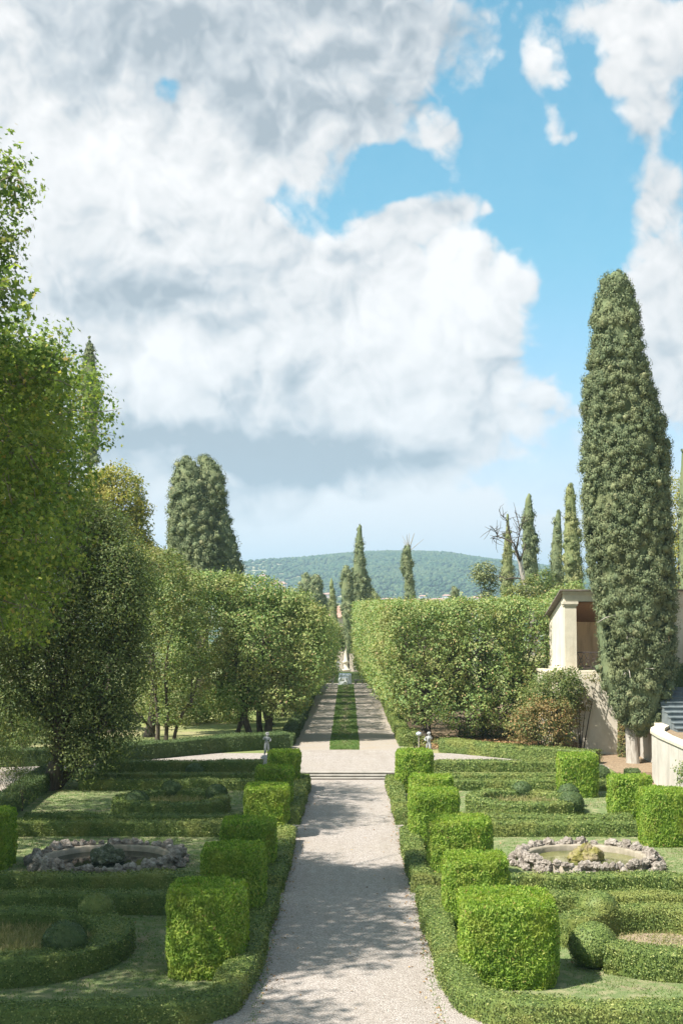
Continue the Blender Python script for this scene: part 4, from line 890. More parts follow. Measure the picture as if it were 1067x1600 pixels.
# terrace fill (flat ground the loggia stands on, and the lower terrace on the right)
G = Geo(); prism(G, [(11.6, 69.66), (42, 69.66), (42, 95), (11.6, 95)], -.3, 4.26); struct('upper_terrace', G, M_['ground'])
G = Geo(); prism(G, [(13.95, 30), (40, 30), (40, 69.2), (14.75, 69.2), (14.75, 62.4), (13.95, 61.0)], -.3, 2.1); struct('lower_terrace', G, M_['litter'])
def wall(name, pts, th, z0, z1, label, m='wallplaster', cap=True, capm='stone', z1b=None):
    t = empty(name, (pts[0][0], pts[0][1], 0), 0, label, 'wall'); P = np.array(pts, float) - np.array(pts[0]); T = unit(np.gradient(P, axis=0)); N0 = np.stack([T[:, 1], -T[:, 0]], 1)
    zt = np.linspace(z1, z1b if z1b is not None else z1, len(P))
    def ribbon(G, a, b, za, zb):
        o_, i_ = P + N0 * a, P + N0 * b; n = len(P)
        V = np.concatenate([np.c_[o_, za * np.ones(n)], np.c_[o_, zb * np.ones(n)], np.c_[i_, zb * np.ones(n)], np.c_[i_, za * np.ones(n)]])
        Fq = [(k * n + i, k * n + i + 1, ((k + 1) % 4) * n + i + 1, ((k + 1) % 4) * n + i) for k in range(4) for i in range(n - 1)] + [(0, n, 2 * n, 3 * n), (n - 1, 4 * n - 1, 3 * n - 1, 2 * n - 1)]
        G.add(V, Fq)
    G = Geo(); ribbon(G, 0, th, z0, zt - .12 if cap else zt); link('masonry', G.mesh('masonry'), M_[m], t)
    if cap: G = Geo(); ribbon(G, -.06, th + .06, zt - .118, zt); link('coping', G.mesh('coping'), M_[capm], t)
    return t
wall('terrace_wall', [(10.9, 69.15), (14.7, 69.15)], -.5, -.1, 4.44, 'high cream plaster wall below the loggia, blotched by leaf shadows', 'plaster')
wall('terrace_wall', [(11.05, 75.4), (11.05, 69.66)], .5, -.1, 4.3, 'side return of the high plaster wall, behind the rusty shrubs', 'plaster')
_w = [(13.4, 34), (13.38, 50), (13.4, 58.5), (13.55, 60.6), (13.9, 62.0), (14.4, 63.2), (14.62, 64.6), (14.66, 69.1)]
wall('garden_wall', _w, .5, -.1, 2.26, 'lower pale wall with stone coping running along the right edge of the garden')
t = empty('stone_stair', (14.9, 61.4, 2.1), 0, 'dark mossy stone stair climbing to the loggia behind the cypress', 'stair')
for k in range(9):
    G = Geo(); box(G, 0, 3.6, k * .62, (k + 1) * .62 - .003, 0, .19 * (k + 1) - .045); box(G, -.03, 3.63, k * .62 - .04, (k + 1) * .62 - .043, .19 * (k + 1) - .045, .19 * (k + 1)); link('step', G.mesh('step'), M_['darkstone'], t)
G = Geo(); box(G, 0, 3.6, 5.58, 7.7, 0, 1.72); link('landing', G.mesh('landing'), M_['darkstone'], t)
t = empty('doorway_stand_in', (17.1, 67.8, 3.82), 0, 'tall dark panel standing in for the dark doorway at the head of the stone stair', 'gate')  # dark panels in a frame, added in place of a dark doorway opening
G = Geo(); [box(G, q, q + .74, -.03, .03, .06, 2.2) for q in (.05, .81)]; link('dark_panel', G.mesh('dark_panel'), M_['door'], t)
G = Geo(); box(G, -.1, .04, -.06, .06, 0, 2.35); box(G, 1.56, 1.7, -.06, .06, 0, 2.35); box(G, .043, 1.557, -.06, .06, 2.23, 2.35); link('doorway_frame', G.mesh('doorway_frame'), M_['iron'], t)
hedge([(14.5, 57.6), (16, 57.7), (18, 57.8)], .9, .55, 'light green hedge on top of the lower wall at the right frame edge', 'box', z=2.1, dens=400)
hedge([(15.2, 66.9), (16.1, 66.9), (16.9, 66.9)], .9, .95, 'dark clipped hedge at the top of the stone stair', 'boxdark', z=3.8, dens=350)
hedge([(15.6, 68.5), (16.8, 68.5), (18, 68.5)], .7, .6, 'green hedge in front of the loggia rail at the right frame edge', 'box', z=4.2, dens=350)
hedge([(12.4, 60.8), (13.0, 60.8)], .7, .5, 'short dark bush at the foot of the big cypress', 'boxdark', dens=420)

# ================================================================ cypresses
SCY = 65.5 / 2100.
def zc(py, Y): return 8 - (py - 940) * Y / 2100.
def xc(px, Y): return (px - 543) * Y / 2100.
t = empty('giant_cypress', (13.75, 65.5, 0), 0, 'tallest cypress, broad and dense, standing before the loggia on a pale trunk', 'tree')
_p = [(1142, 990, 12), (1125, 998, 34), (1080, 997, 46), (1040, 996, 51), (1000, 994, 56), (950, 990, 61), (900, 985, 64), (850, 982, 67), (800, 980, 69), (740, 979, 69), (700, 977, 68), (650, 973, 62), (600, 971, 53), (560, 969, 46), (520, 968, 41), (480, 968, 35), (450, 968, 29), (432, 968, 21), (420, 968, 9)]
PR = [(zc(a, 65.5), c * SCY, xc(b, 65.5) - 13.75, 0.0) for a, b, c in _p]
G = Geo(); cypress_crown(G, PR, 13, .29, 56, .095, 1, rough=.34)
_q = [(860, 1022, 14), (800, 1024, 22), (720, 1024, 20), (660, 1022, 18), (620, 1020, 12), (600, 1019, 5)]
cypress_crown(G, [(zc(a, 65.5), c * SCY, xc(b, 65.5) - 13.75, .3) for a, b, c in _q], 13, .28, 42, .095, 2, rough=.25)
_q = [(1120, 966, 6), (1080, 960, 18), (1050, 950, 20), (1020, 946, 14), (1000, 942, 10), (975, 938, 6)]
cypress_crown(G, [(zc(a, 65.5), c * SCY, xc(b, 65.5) - 13.75, -.2) for a, b, c in _q], 12, .28, 42, .095, 3, rough=.25)
link('crown', G.mesh('crown'), M_['cypress'], t)
G = Geo(); tube(G, [(0, 0, -.1), (.0, 0, .35), (-.05, 0, 1.5), (-.12, -.1, 3.2), (-.3, -.5, 5.2), (-.35, -1.2, 6.4), (-.3, -.9, 8.5), (0, 0, 12)], [.40, .32, .28, .25, .22, .19, .15, .1], 12, wob=.12)
for q in range(9): a = rs.uniform(3.5, 8); tube(G, bez((-.3, -.5, a), (-.3 + rs.normal() * .9, -1.6 - rs.rand() * .5, a + rs.uniform(-.3, 1.2)), (0, 0, .2), 5), np.linspace(.05, .012, 5), 4)
link('trunk', G.mesh('trunk'), M_['palebark'], t)
# ivy-choked trunk beside it
t = empty('ivy_trunk', (xc(969, 68), 68.0, 0), 0, 'brown ivy-choked bare trunk against the plaster wall left of the giant cypress', 'tree trunk')
G = Geo(); tube(G, [(0, 0, -.1), (0, 0, 1), (.05, 0, 2.6), (.1, .05, 4.6)], [.26, .22, .2, .15], 10, wob=.2); link('trunk', G.mesh('trunk'), M_['bark'], t)
G = Geo(); n = 5200; a = rs.rand(n) * 6.28; zz = 3.9 * rs.rand(n) ** .9 + .1; r_ = .24 + .09 * rs.rand(n); P = np.stack([r_ * np.cos(a) + .02 * zz, r_ * np.sin(a), zz], 1)
leaves(G, P, np.stack([np.cos(a), np.sin(a), 0 * a + .4], 1), .08, .055, .8); link('ivy', G.mesh('ivy'), M_['rust'], t)

def mk_cypress(Y, px, tops, label, m='cypress', group='slender cypresses beyond the tree walls', zb=None, dens=5.5, cl=.40, per=32, leaf=.13, seed=0, tw=.2):
    """tops: list of profiles [(py, px, halfwidth_px), ...] from bottom to top"""
    x0 = xc(px, Y); g0 = float(gz(Y)); t = empty('cypress', (x0, Y, g0), 0, label, 'tree', group); G = Geo()
    for j, pr in enumerate(tops):
        cypress_crown(G, [(zc(a, Y) - g0, c * Y / 2100., xc(b, Y) - x0, .2 * j) for a, b, c in pr], dens, cl, per, leaf, seed + j)
    link('crown', G.mesh('crown'), M_[m], t)
    G = Geo(); zt = zc(tops[0][0][0], Y) - g0; zt2 = zc(tops[0][-2][0], Y) - g0
    tube(G, [(0, 0, -.3), (0, 0, zt * .5), (xc(tops[0][0][1], Y) - x0, 0, zt), (xc(tops[0][-2][1], Y) - x0, 0, zt2)], [tw * 1.3, tw, tw * .9, .05], 8); link('trunk', G.mesh('trunk'), M_['bark'], t)
    return t
mk_cypress(165, 562, [[(985, 558, 7), (950, 560, 12), (915, 561, 12.5), (890, 561, 12), (860, 561, 8), (840, 561, 6), (824, 562, 3.5), (820, 562, 1)], [(985, 572, 8), (940, 572, 13), (910, 571, 9), (893, 569, 4), (889, 568, 1)]], 'tallest slender cypress above the end of the alley, with a lower shoulder on its right', seed=31)
mk_cypress(160, 543, [[(1040, 543, 2.2), (985, 543, 5.5), (960, 543, 10), (925, 543, 11), (900, 541, 9.5), (888, 540, 6), (883, 540, 1.5)]], 'rounded cypress in the alley gap, its long dark trunk dropping to the statues', seed=32, tw=.28)
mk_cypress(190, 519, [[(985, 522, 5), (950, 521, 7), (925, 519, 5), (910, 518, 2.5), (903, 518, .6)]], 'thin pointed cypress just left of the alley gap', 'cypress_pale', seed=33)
mk_cypress(200, 480, [[(960, 480, 9), (935, 478, 12), (910, 478, 10), (900, 478, 7), (895, 478, 1.5)]], 'left one of the round-topped cypress pair above the left tree wall', seed=34)
mk_cypress(196, 494, [[(965, 497, 12), (940, 495, 13), (915, 494, 11), (902, 493, 7), (897, 493, 1.5)], [(965, 508, 6), (945, 508, 8), (935, 508, 4), (930, 508, 1)]], 'right one of the round-topped cypress pair above the left tree wall', seed=35)
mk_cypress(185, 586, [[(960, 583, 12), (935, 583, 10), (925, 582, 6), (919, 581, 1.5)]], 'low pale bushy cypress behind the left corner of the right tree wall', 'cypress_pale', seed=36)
c_ = mk_cypress(150, 639, [[(960, 640, 9), (930, 640, 9), (905, 639, 8), (895, 638, 7.5), (880, 637, 9), (860, 636, 7), (855, 637, 4), (850, 638, 1)], [(900, 631, 2), (892, 631, 6), (875, 632, 7), (858, 634, 4), (854, 635, 1)]], 'lone cypress with a lopsided head and bare twigs on top', seed=37)
G = Geo()
for q in range(12): tube(G, bez((rs.normal() * .12, 0, zc(862, 150) - gz(150.)), (rs.normal() * .5, rs.normal() * .3, zc(852 - rs.uniform(0, 24), 150) - gz(150.)), (0, 0, 0), 4), [.05, .04, .03, .015], 4)
link('dead_twigs', G.mesh('dead_twigs'), M_['palebark'], c_)
mk_cypress(140, 711, [[(960, 711, 9), (940, 711, 9), (928, 711, 8), (920, 710, 6), (916, 710, 1.5)]], 'short blunt cypress just topping the right tree wall', seed=38)
mk_cypress(120, 791, [[(960, 791, 12), (920, 791, 11), (880, 792, 9), (850, 793, 6.5), (825, 793, 4), (808, 793, 1.8), (803, 793, .5)]], 'narrow sharply pointed cypress wrapped by the dead tree', 'cypress_pale', seed=39)
mk_cypress(115, 826, [[(960, 829, 14), (900, 828, 14), (860, 827, 13.5), (830, 826, 11), (800, 826, 8), (780, 826, 5), (774, 827, 3), (771, 827, 1)]], 'stout cypress right of the dead tree', seed=40)
mk_cypress(112, 868, [[(960, 867, 11), (900, 868, 11.5), (860, 869, 10), (830, 870, 8), (806, 872, 5.5), (799, 873, 4), (796, 873, 1)]], 'shorter cypress of the two left of the giant one', seed=41)
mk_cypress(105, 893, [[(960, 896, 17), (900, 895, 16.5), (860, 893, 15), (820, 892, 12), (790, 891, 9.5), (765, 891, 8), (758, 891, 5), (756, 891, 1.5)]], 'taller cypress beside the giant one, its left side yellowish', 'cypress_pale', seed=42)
mk_cypress(85, 1066, [[(960, 1072, 14), (860, 1072, 13), (780, 1070, 10), (730, 1069, 5), (704, 1068, 1.5)]], 'cypress just peeping in at the right frame edge', seed=43)
mk_cypress(100, 137, [[(720, 139, 12), (660, 139, 12.5), (610, 139, 13), (570, 137, 11), (545, 136, 8), (530, 136, 4), (524, 135, 1)]], 'tall dark cypress rising behind the big left trees', group=None, seed=44, leaf=.14, dens=11)
mk_cypress(112, 318, [[(925, 318, 44), (900, 316, 48), (870, 312, 46), (830, 306, 42), (790, 298, 36), (765, 294, 30), (742, 293, 24), (724, 292, 16), (715, 291, 5)],
    [(930, 366, 10), (915, 364, 18), (890, 356, 24), (860, 350, 24), (835, 346, 20), (815, 346, 15), (800, 347, 9), (794, 347, 2)], [(830, 325, 14), (790, 328, 24), (765, 331, 24), (745, 330, 21), (728, 324, 15), (714, 318, 10), (710, 317, 3)],
    [(925, 272, 14), (890, 272, 15), (850, 272, 14), (820, 272, 12), (800, 276, 8), (792, 277, 2)], [(880, 335, 20), (850, 336, 24), (820, 334, 20), (806, 333, 6)], [(860, 292, 22), (830, 290, 24), (800, 292, 18), (790, 292, 4)]],
    'massive old cypress with a broken, many-headed crown above the left trees', group=None, seed=45, leaf=.13, cl=.42, per=50, dens=6.2, tw=.5)
# understorey crowns between the right-hand cypresses
def bl(px, py, Y, rx, rz, ry=None): k = Y / 2100.; return (xc(px, Y), 0.0, zc(py, Y), rx * k, (ry if ry is not None else rx * k), rz * k)
def rel(bs, X, g0=0.0): return [(b[0] - X, b[1], b[2] - g0, *b[3:]) for b in bs]
def simple_tree(name, px, Y, bs, ncl, per, cr, leaf, m, label, tr=.2, group=None, fh=3.5, bark='bark', yo=None, **kw):
    X = xc(px, Y); g0 = float(gz(Y)); B = rel([bl(a, b, Y, c, d) for a, b, c, d in bs], X, g0)
    if yo: B = [(b[0], yo[i % len(yo)], *b[2:]) for i, b in enumerate(B)]
    return tree(name, (X, Y, g0), B, ncl, per, cr, leaf, leaf * .6, m, tr, (0, 0, fh), label, 'tree', group, bark, **kw)
simple_tree('young_tree', 758, 108, [(756, 893, 18, 14), (762, 915, 12, 16), (750, 900, 14, 12), (760, 940, 10, 20)], 200, 14, .42, .17, 'cypress_pale', 'thin pale green tree with an open head left of the pointed cypress', .12, fh=7)
simple_tree('broadleaf_tree', 815, 104, [(805, 935, 22, 22), (835, 925, 26, 26), (862, 935, 26, 24), (850, 905, 12, 16)], 420, 16, .45, .17, 'olive', 'olive green bush-like tree at the foot of the right cypresses', .2)
simple_tree('broadleaf_tree', 880, 92, [(900, 930, 26, 24), (875, 938, 24, 20), (862, 955, 20, 30)], 320, 16, .42, .15, 'hornbeam', 'yellow green tree behind the loggia roof', .2)
simple_tree('broadleaf_tree', 1062, 92, [(1060, 800, 22, 60), (1066, 880, 30, 60), (1085, 830, 40, 80)], 520, 16, .5, .15, 'autumn', 'yellow green tree at the right frame edge above the loggia roof', .25, fh=6)
# dead leaning tree
t = empty('dead_tree', (xc(832, 110), 110, float(gz(110.))), 0, 'bare leaning dead tree with pale trunk among the right cypresses', 'tree')
K = 110 / 2100.; g0 = float(gz(110.)); P_ = lambda px, py: np.array([(px - 832) * K, 0, zc(py, 110) - g0])
G = Geo(); tube(G, [P_(832, 1050), P_(831, 985), P_(826, 940), P_(817, 905), P_(812, 880), P_(806, 860)], [.42, .36, .3, .22, .17, .12], 9, wob=.08); link('trunk', G.mesh('trunk'), M_['palebark'], t)
G = Geo()
for a, b, r_ in [((812, 880), (800, 848), .12), ((800, 848), (778, 838), .08), ((800, 848), (792, 815), .07), ((778, 838), (764, 822), .05), ((806, 860), (812, 830), .09), ((812, 830), (806, 800), .05), ((812, 830), (820, 808), .05), ((817, 905), (790, 905), .08), ((790, 905), (765, 898), .05), ((792, 815), (780, 806), .04), ((778, 838), (766, 842), .04), ((812, 880), (820, 850), .07)]:
    a_, b_ = P_(*a), P_(*b); b_[1] += rs.normal() * .6; tube(G, bez(a_, b_, (0, rs.normal() * .1, .1), 5), np.linspace(r_, r_ * .5, 5), 5)
    for q in range(8):
        s0 = a_ + (b_ - a_) * rs.rand(); e0 = s0 + unit(rs.normal(size=3) * (1, .7, 1) + np.array([0, 0, .7])) * rs.uniform(.5, 1.4); tube(G, bez(s0, e0, rs.normal(size=3) * .1, 4), np.linspace(.028, .012, 4), 4)
link('branches', G.mesh('branches'), M_['bark'], t)

# ================================================================ the two clipped hornbeam walls along the alley
def box_crown(G, x0, x1, y0, y1, z0, z1, ncl, per, cr, leaf, seed=0, rough=.3, faces='lrfbt', zslope=0.0):
    W_, D_, H_ = x1 - x0, y1 - y0, z1 - z0; ar = {'l': D_ * H_, 'r': D_ * H_, 'f': W_ * H_ * 1.3, 'b': W_ * H_ * .4, 't': W_ * D_ * .7, 'u': W_ * D_ * .3}
    fs = [f for f in faces + 'u']; pr = np.array([ar[f] for f in fs]); pr /= pr.sum(); k = rs.choice(len(fs), ncl, p=pr); P = np.zeros((ncl, 3)); N0 = np.zeros((ncl, 3)); a = rs.rand(ncl); b = rs.rand(ncl)
    for i, f in enumerate(fs):
        m = k == i; A, B = a[m], b[m]
        if f in 'lr': P[m] = np.stack([np.full(m.sum(), x0 if f == 'l' else x1), y0 + A * D_, z0 + B * H_], 1); N0[m] = (-1 if f == 'l' else 1, 0, 0)
        if f in 'fb': P[m] = np.stack([x0 + A * W_, np.full(m.sum(), y0 if f == 'f' else y1), z0 + B * H_], 1); N0[m] = (0, -1 if f == 'f' else 1, 0)
        if f in 'tu': P[m] = np.stack([x0 + A * W_, y0 + B * D_, np.full(m.sum(), z1 if f == 't' else z0)], 1); N0[m] = (0, 0, 1 if f == 't' else -1)
    c = np.array([(x0 + x1) / 2, (y0 + y1) / 2, (z0 + z1) / 2]); hs = np.array([W_, D_, H_]) / 2
    q = (P - c) / hs; e = np.sort(np.abs(q), axis=1)[:, 1]; P = c + (P - c) * (1 - .10 * np.clip(e - .75, 0, 1) * 4 * .5)[:, None]      # soft corners
    P = P - N0 * (.05 + .45 * rs.rand(ncl, 1) ** 1.5) + N0 * rough * fbm(P, .55, seed, 3)[:, None]
    low = P[:, 2] < z0 + .9; P[low, 2] += .5 * fbm(P[low] * (1, 1, 0), .5, seed + 3, 2)
    off = rs.normal(size=(ncl, per, 3)) * .5; off /= np.maximum(1, np.linalg.norm(off, axis=-1, keepdims=True)); cs = cr * (.6 + .8 * rs.rand(ncl))
    LP = P[:, None] + off * cs[:, None, None] * (1, 1, .6); LP[..., 2] -= .25 * (off[..., 0] ** 2 + off[..., 1] ** 2) * cs[:, None]
    leaves(G, LP.reshape(-1, 3), (off * .7 + N0[:, None] * .5 + np.array([0, 0, .75])).reshape(-1, 3), leaf, leaf * .62, .8)
def horn_proto(w, d, z0, z1, ncl, seed, label, m='hornbeam'):
    t = empty('hornbeam', (0, 0, 0), 0, label, 'tree', 'clipped hornbeams walling the alley')
    G = Geo(); box_crown(G, -w / 2, w / 2, -d / 2, d / 2, z0, z1, ncl, 17, .5, .17, seed)
    G2 = Geo(); link('crown', G.mesh('crown'), M_[m], t)
    G = Geo(); limbs(G, (0, 0, -.2), .19, [(rs.uniform(-.4, .4) * w, rs.uniform(-.35, .35) * d, z1 - rs.uniform(.8, 2.2)) for _ in range(7)], (rs.normal() * .2, rs.normal() * .2, 2.4), 1.0)
    link('trunk', G.mesh('trunk'), M_['bark'], t); return t
hb = [horn_proto(4.6, 8.2, 1.7, 8.0, 950, 50 + i, 'x') for i in range(3)]
HL = []
for i, y in enumerate((79.3, 87.3, 95.3, 103.3, 111.3, 119.3, 127.3, 135.3)): HL.append((4.75 - .25 * i, y, i, 1.0, 'right'))
for i, y in enumerate((79.3, 87.3, 95.3, 103.3, 111.3, 119.3, 127.3, 135.3)): HL.append((-5.05 + .25 * i, y, i, 1.06 - .035 * i, 'left'))
nth = ['first', 'second', 'third', 'fourth', 'fifth', 'sixth', 'seventh', 'last']
used = set()
for j, (x, y, i, sz, side_) in enumerate(HL):
    k = (i + (side_ == 'left')) % 3; g0 = float(gz(y)); lb = f'{nth[i]} hornbeam from the near end of the clipped wall {side_} of the alley'
    sc_ = (1.0, 1.0, (8.0 - g0) / 8.0 * sz if side_ == 'right' else sz)
    if k not in used: used.add(k); o = hb[k]; o.location = (x, y, g0); o.scale = sc_; o['label'] = lb
    else: dup(hb[k], (x, y, g0), math.pi if i % 2 else 0, sc_, lb)
# front of the right wall, facing the garden
for i, (x, lb) in enumerate([(8.0, 'hornbeam closing the front of the right tree wall, middle of it'), (10.2, 'hornbeam at the right end of the front tree wall, next to the loggia')]):
    dup(hb[(i + 1) % 3], (x, 79.6 + .3 * i, .15), 0 if i else math.pi, (.95, 1.0, 1.0), lb, 'hornbeams in the front of the tree walls')
# a front-row tree that hangs low over the right corner, with its visible trunk
simple_tree('hornbeam', 664, 75.5, [(628, 1010, 46, 66), (690, 1020, 58, 74), (750, 1030, 56, 70), (655, 1085, 50, 42), (720, 1105, 60, 34), (790, 1080, 52, 62), (830, 1030, 36, 70), (640, 960, 48, 22), (720, 962, 60, 24), (810, 965, 48, 26)], 1500, 17, .42, .155, 'hornbeam',
            'spreading hornbeam on a dark trunk at the front right corner of the alley', .17, 'hornbeams in the front of the tree walls', 2.6, yo=[0, .5, 0, -.6, .3, .4, .8], shell=(.75, 1.03), lump=.1)
simple_tree('hornbeam', 330, 76, [(268, 925, 40, 26), (300, 918, 40, 26), (345, 915, 44, 22), (400, 925, 44, 24), (450, 945, 40, 24), (490, 965, 28, 20), (330, 990, 58, 60), (400, 1000, 56, 66), (455, 1010, 50, 60), (490, 1020, 26, 50), (300, 1040, 40, 50), (360, 1090, 40, 34), (440, 1085, 46, 36), (400, 1060, 40, 40)], 2500, 16, .42, .155, 'hornbeam',
            'hornbeam with a forked dark trunk at the front of the left tree wall', .2, 'hornbeams in the front of the tree walls', 2.2, yo=[.5, .4, .3, .6, .8, 0, .2, 0, .5, -.3], shell=(.75, 1.03), lump=.1,
            trunks=[((xc(368, 76) - xc(330, 76), 0, -.2), (.9, 0, 2.6), .17, [(0, 0, 6), (2.2, .3, 6.2), (1.0, .5, 7)]), ((xc(398, 76) - xc(330, 76), .2, -.2), (-.7, 0, 2.6), .2, [(1.2, 0, 6.4), (3.2, 0, 6.0)]), ((xc(424, 77) - xc(330, 76), .8, -.2), (.2, 0, 2.2), .26, [(4, .5, 5.4), (3, 0, 6)])])
simple_tree('multi_stem_tree', 258, 73, [(250, 900, 46, 40), (285, 940, 42, 50), (225, 960, 40, 60), (265, 1010, 48, 56), (300, 1060, 30, 44), (240, 1080, 34, 40), (270, 1115, 30, 18)], 900, 16, .42, .15, 'olive',
            'tree with several thin leaning stems between the dark big tree and the tree wall', .14, None, 2.0, yo=[.3, 0, .2, -.4, 0],
            trunks=[((-.35, 0, 0), (-.1, 0, 2.6), .13, [(-.6, 0, 6), (-1.2, .2, 5)]), ((.1, .1, 0), (.05, 0, 2.6), .12, [(.6, 0, 6.4), (.2, 0, 7)]), ((.55, 0, 0), (.9, 0, 2.4), .10, [(2.0, 0, 4.6), (1.6, .2, 5.4)]), ((-.1, 0, 0), (-1.1, 0, 1.6), .08, [(-2.0, 0, 3)])])
# shrubs under and beside the right tree wall
def shrub(px, Y, bs, ncl, m, label, leaf=.12, per=15, cr=.34, yo=None):
    X = xc(px, Y); g0 = float(gz(Y)); B = rel([bl(a, b, Y, c, d) for a, b, c, d in bs], X, g0)
    if yo: B = [(b[0], yo[i % len(yo)], *b[2:]) for i, b in enumerate(B)]
    t = empty('shrub', (X, Y, g0), 0, label, 'shrub', None); G = Geo(); crown(G, B, ncl, per, cr, leaf, leaf * .6, seed=int(px), shell=(.55, 1.03), zmin=.02); link('foliage', G.mesh('foliage'), M_[m], t)
    G = Geo()
    for b in B: tube(G, bez((rs.normal() * .15, 0, -.1), (b[0], b[1], b[2]), (0, 0, .2), 6), np.linspace(.035, .012, 6), 5)
    link('stems', G.mesh('stems'), M_['bark'], t)
shrub(850, 67.2, [(840, 1118, 36, 30), (868, 1112, 24, 22), (815, 1135, 26, 26), (872, 1140, 22, 22), (860, 1145, 30, 22)], 620, 'rust', 'rust tinged shrub in front of the plaster wall under the loggia')
shrub(880, 68.3, [(862, 1075, 36, 26), (888, 1078, 24, 20), (868, 1100, 34, 28), (840, 1090, 26, 30), (880, 1054, 22, 10)], 620, 'olive', 'mixed green shrubs climbing the corner of the wall under the loggia', leaf=.11, cr=.3)
shrub(885, 70.4, [(880, 1066, 26, 18), (905, 1058, 20, 12), (860, 1075, 20, 22)], 230, 'dark', 'green shrub climbing over the corner of the high wall')
shrub(905, 68.7, [(900, 1085, 12, 26), (895, 1110, 12, 24), (930, 1058, 20, 7), (912, 1100, 8, 18)], 90, 'rust', 'sparse reddish climber hanging on the high plaster wall', leaf=.10, cr=.3)
shrub(780, 77, [(770, 1130, 30, 24), (810, 1135, 26, 20), (735, 1135, 26, 20)], 260, 'dark', 'dark undergrowth below the front of the right tree wall')
shrub(700, 74, [(690, 1160, 22, 8), (715, 1163, 18, 7)], 90, 'olive', 'low light green ground shrub behind the slanting hedge', leaf=.10, cr=.22)
shrub(648, 71.5, [(640, 1148, 16, 10), (655, 1158, 14, 8)], 110, 'box', 'small bright shrub at the corner of the alley hedge', leaf=.09, cr=.22)
shrub(630, 84, [(625, 1098, 14, 14), (634, 1115, 12, 12)], 110, 'dark', 'shrubby growth at the edge of the alley on its right', leaf=.11)
shrub(850, 68.6, [(850, 1168, 34, 12), (880, 1165, 24, 14), (820, 1160, 26, 10)], 240, 'dryleaf', 'bank of dry brown twiggy growth at the foot of the wall', leaf=.09, cr=.26)
shrub(1062, 47.5, [(1062, 1205, 12, 16)], 40, 'olive', 'thin weedy bush against the lower right wall', leaf=.08, cr=.22)

# ================================================================ big trees on the left
def big_plane(name, X, Y, blobs, ncl, leaf, label, tg, m='plane', per=13, extra=None, tr=.38, fh=6, sd=0, cr=.55, offcore=None):
    t = empty(name, (X, Y, 0), 0, label, 'tree', 'big plane trees shading the left garden'); G = Geo()
    cc = crown(G, blobs, ncl, per, cr, leaf, 0, star=True, seed=sd, shell=(.42, 1.06), up=.6, lump=.22)
    link('crown', G.mesh('crown'), M_[m], t)
    G = Geo(); limbs(G, (0, 0, -.2), tr, tg, (.2, 0, fh), 1.2); twigs(G, cc, 420, .035); link('trunk', G.mesh('trunk'), M_['planebark'], t); return t
def BL(px, py, Y, rx, rz, X, ryk=1.0, y=0.0): k = Y / 2100.; return (xc(px, Y) - X, y, zc(py, Y), rx * k, rx * k * ryk, rz * k)
X, Y = -14.0, 33.0
big_plane('plane_tree', X, Y, [BL(8, 262, Y, 34, 46, X, 1.3), BL(2, 360, Y, 22, 60, X, 1.3), BL(-10, 450, Y, 34, 32, X), BL(-70, 330, Y, 70, 130, X), BL(15, 560, Y, 62, 50, X, 1.3), BL(60, 585, Y, 44, 48, X, 1.6), BL(20, 690, Y, 80, 75, X, 1.6, .5), BL(20, 820, Y, 84, 80, X, 1.4, .4), BL(-20, 930, Y, 70, 70, X, 1.2),
        (-.5, -3, 12.5, 4, 3.5, 3), (.5, 3, 13.0, 4.5, 3.5, 3), (-4, 0, 14, 3.5, 4.5, 4), (-1, 0, 16.5, 3.5, 3.5, 3)], 4200, .15,
        'tall plane tree whose leafy twigs enter at the upper left frame edge', [(3.6, .3, 16), (2, 0, 19), (-2, .5, 17), (4.5, -.5, 12.5), (2.5, 1, 13), (-3, 0, 12)], sd=61, per=20)
X, Y = -16.0, 46.0
big_plane('plane_tree', X, Y, [BL(72, 650, Y, 50, 80, X, 1.6), BL(50, 740, Y, 72, 80, X, 1.3), BL(100, 770, Y, 46, 60, X, 1.4), BL(10, 600, Y, 70, 80, X, 1.2), BL(85, 850, Y, 60, 70, X, 1.2), BL(30, 920, Y, 70, 80, X, 1.2),
        (1.6, -3.5, 13, 3.6, 3.5, 3.2), (1.8, 4, 13.5, 4, 3.5, 3.2), (-2, 0, 15, 4.5, 5, 4), (-3, -4, 12, 4, 4, 3), (3.0, 0, 15.2, 3.0, 4.5, 2.2), (4.4, 4.5, 15.4, 2.8, 3.4, 2.4), (4.0, -2.5, 15.6, 2.6, 3.0, 2.2)], 3600, .17,
        'plane tree whose rounded crown hides the lower part of the left cypress', [(5.0, 0, 13), (4, .5, 12), (-1, 0, 13), (4.6, -1, 10), (-3, 0, 15)], sd=62, tr=.34, per=19)
X, Y = -13.5, 25.5
big_plane('plane_tree', X, Y, [(2.2, 2.6, 14.6, 3.6, 4.6, 3.0), (-1.5, 1, 17, 3.8, 4, 3.2), (2.4, 7.0, 16.0, 2.6, 2.8, 2.4), (-1, -3.5, 11, 3.8, 3.8, 3), (1.0, -5.5, 13.5, 3.2, 3, 2.6)], 2400, .24, 'plane tree outside the left frame edge that shades the nearest bed', [(3, 0, 13), (-2, 1, 15), (0, -3, 11), (2, 4, 15)], sd=63, per=16)
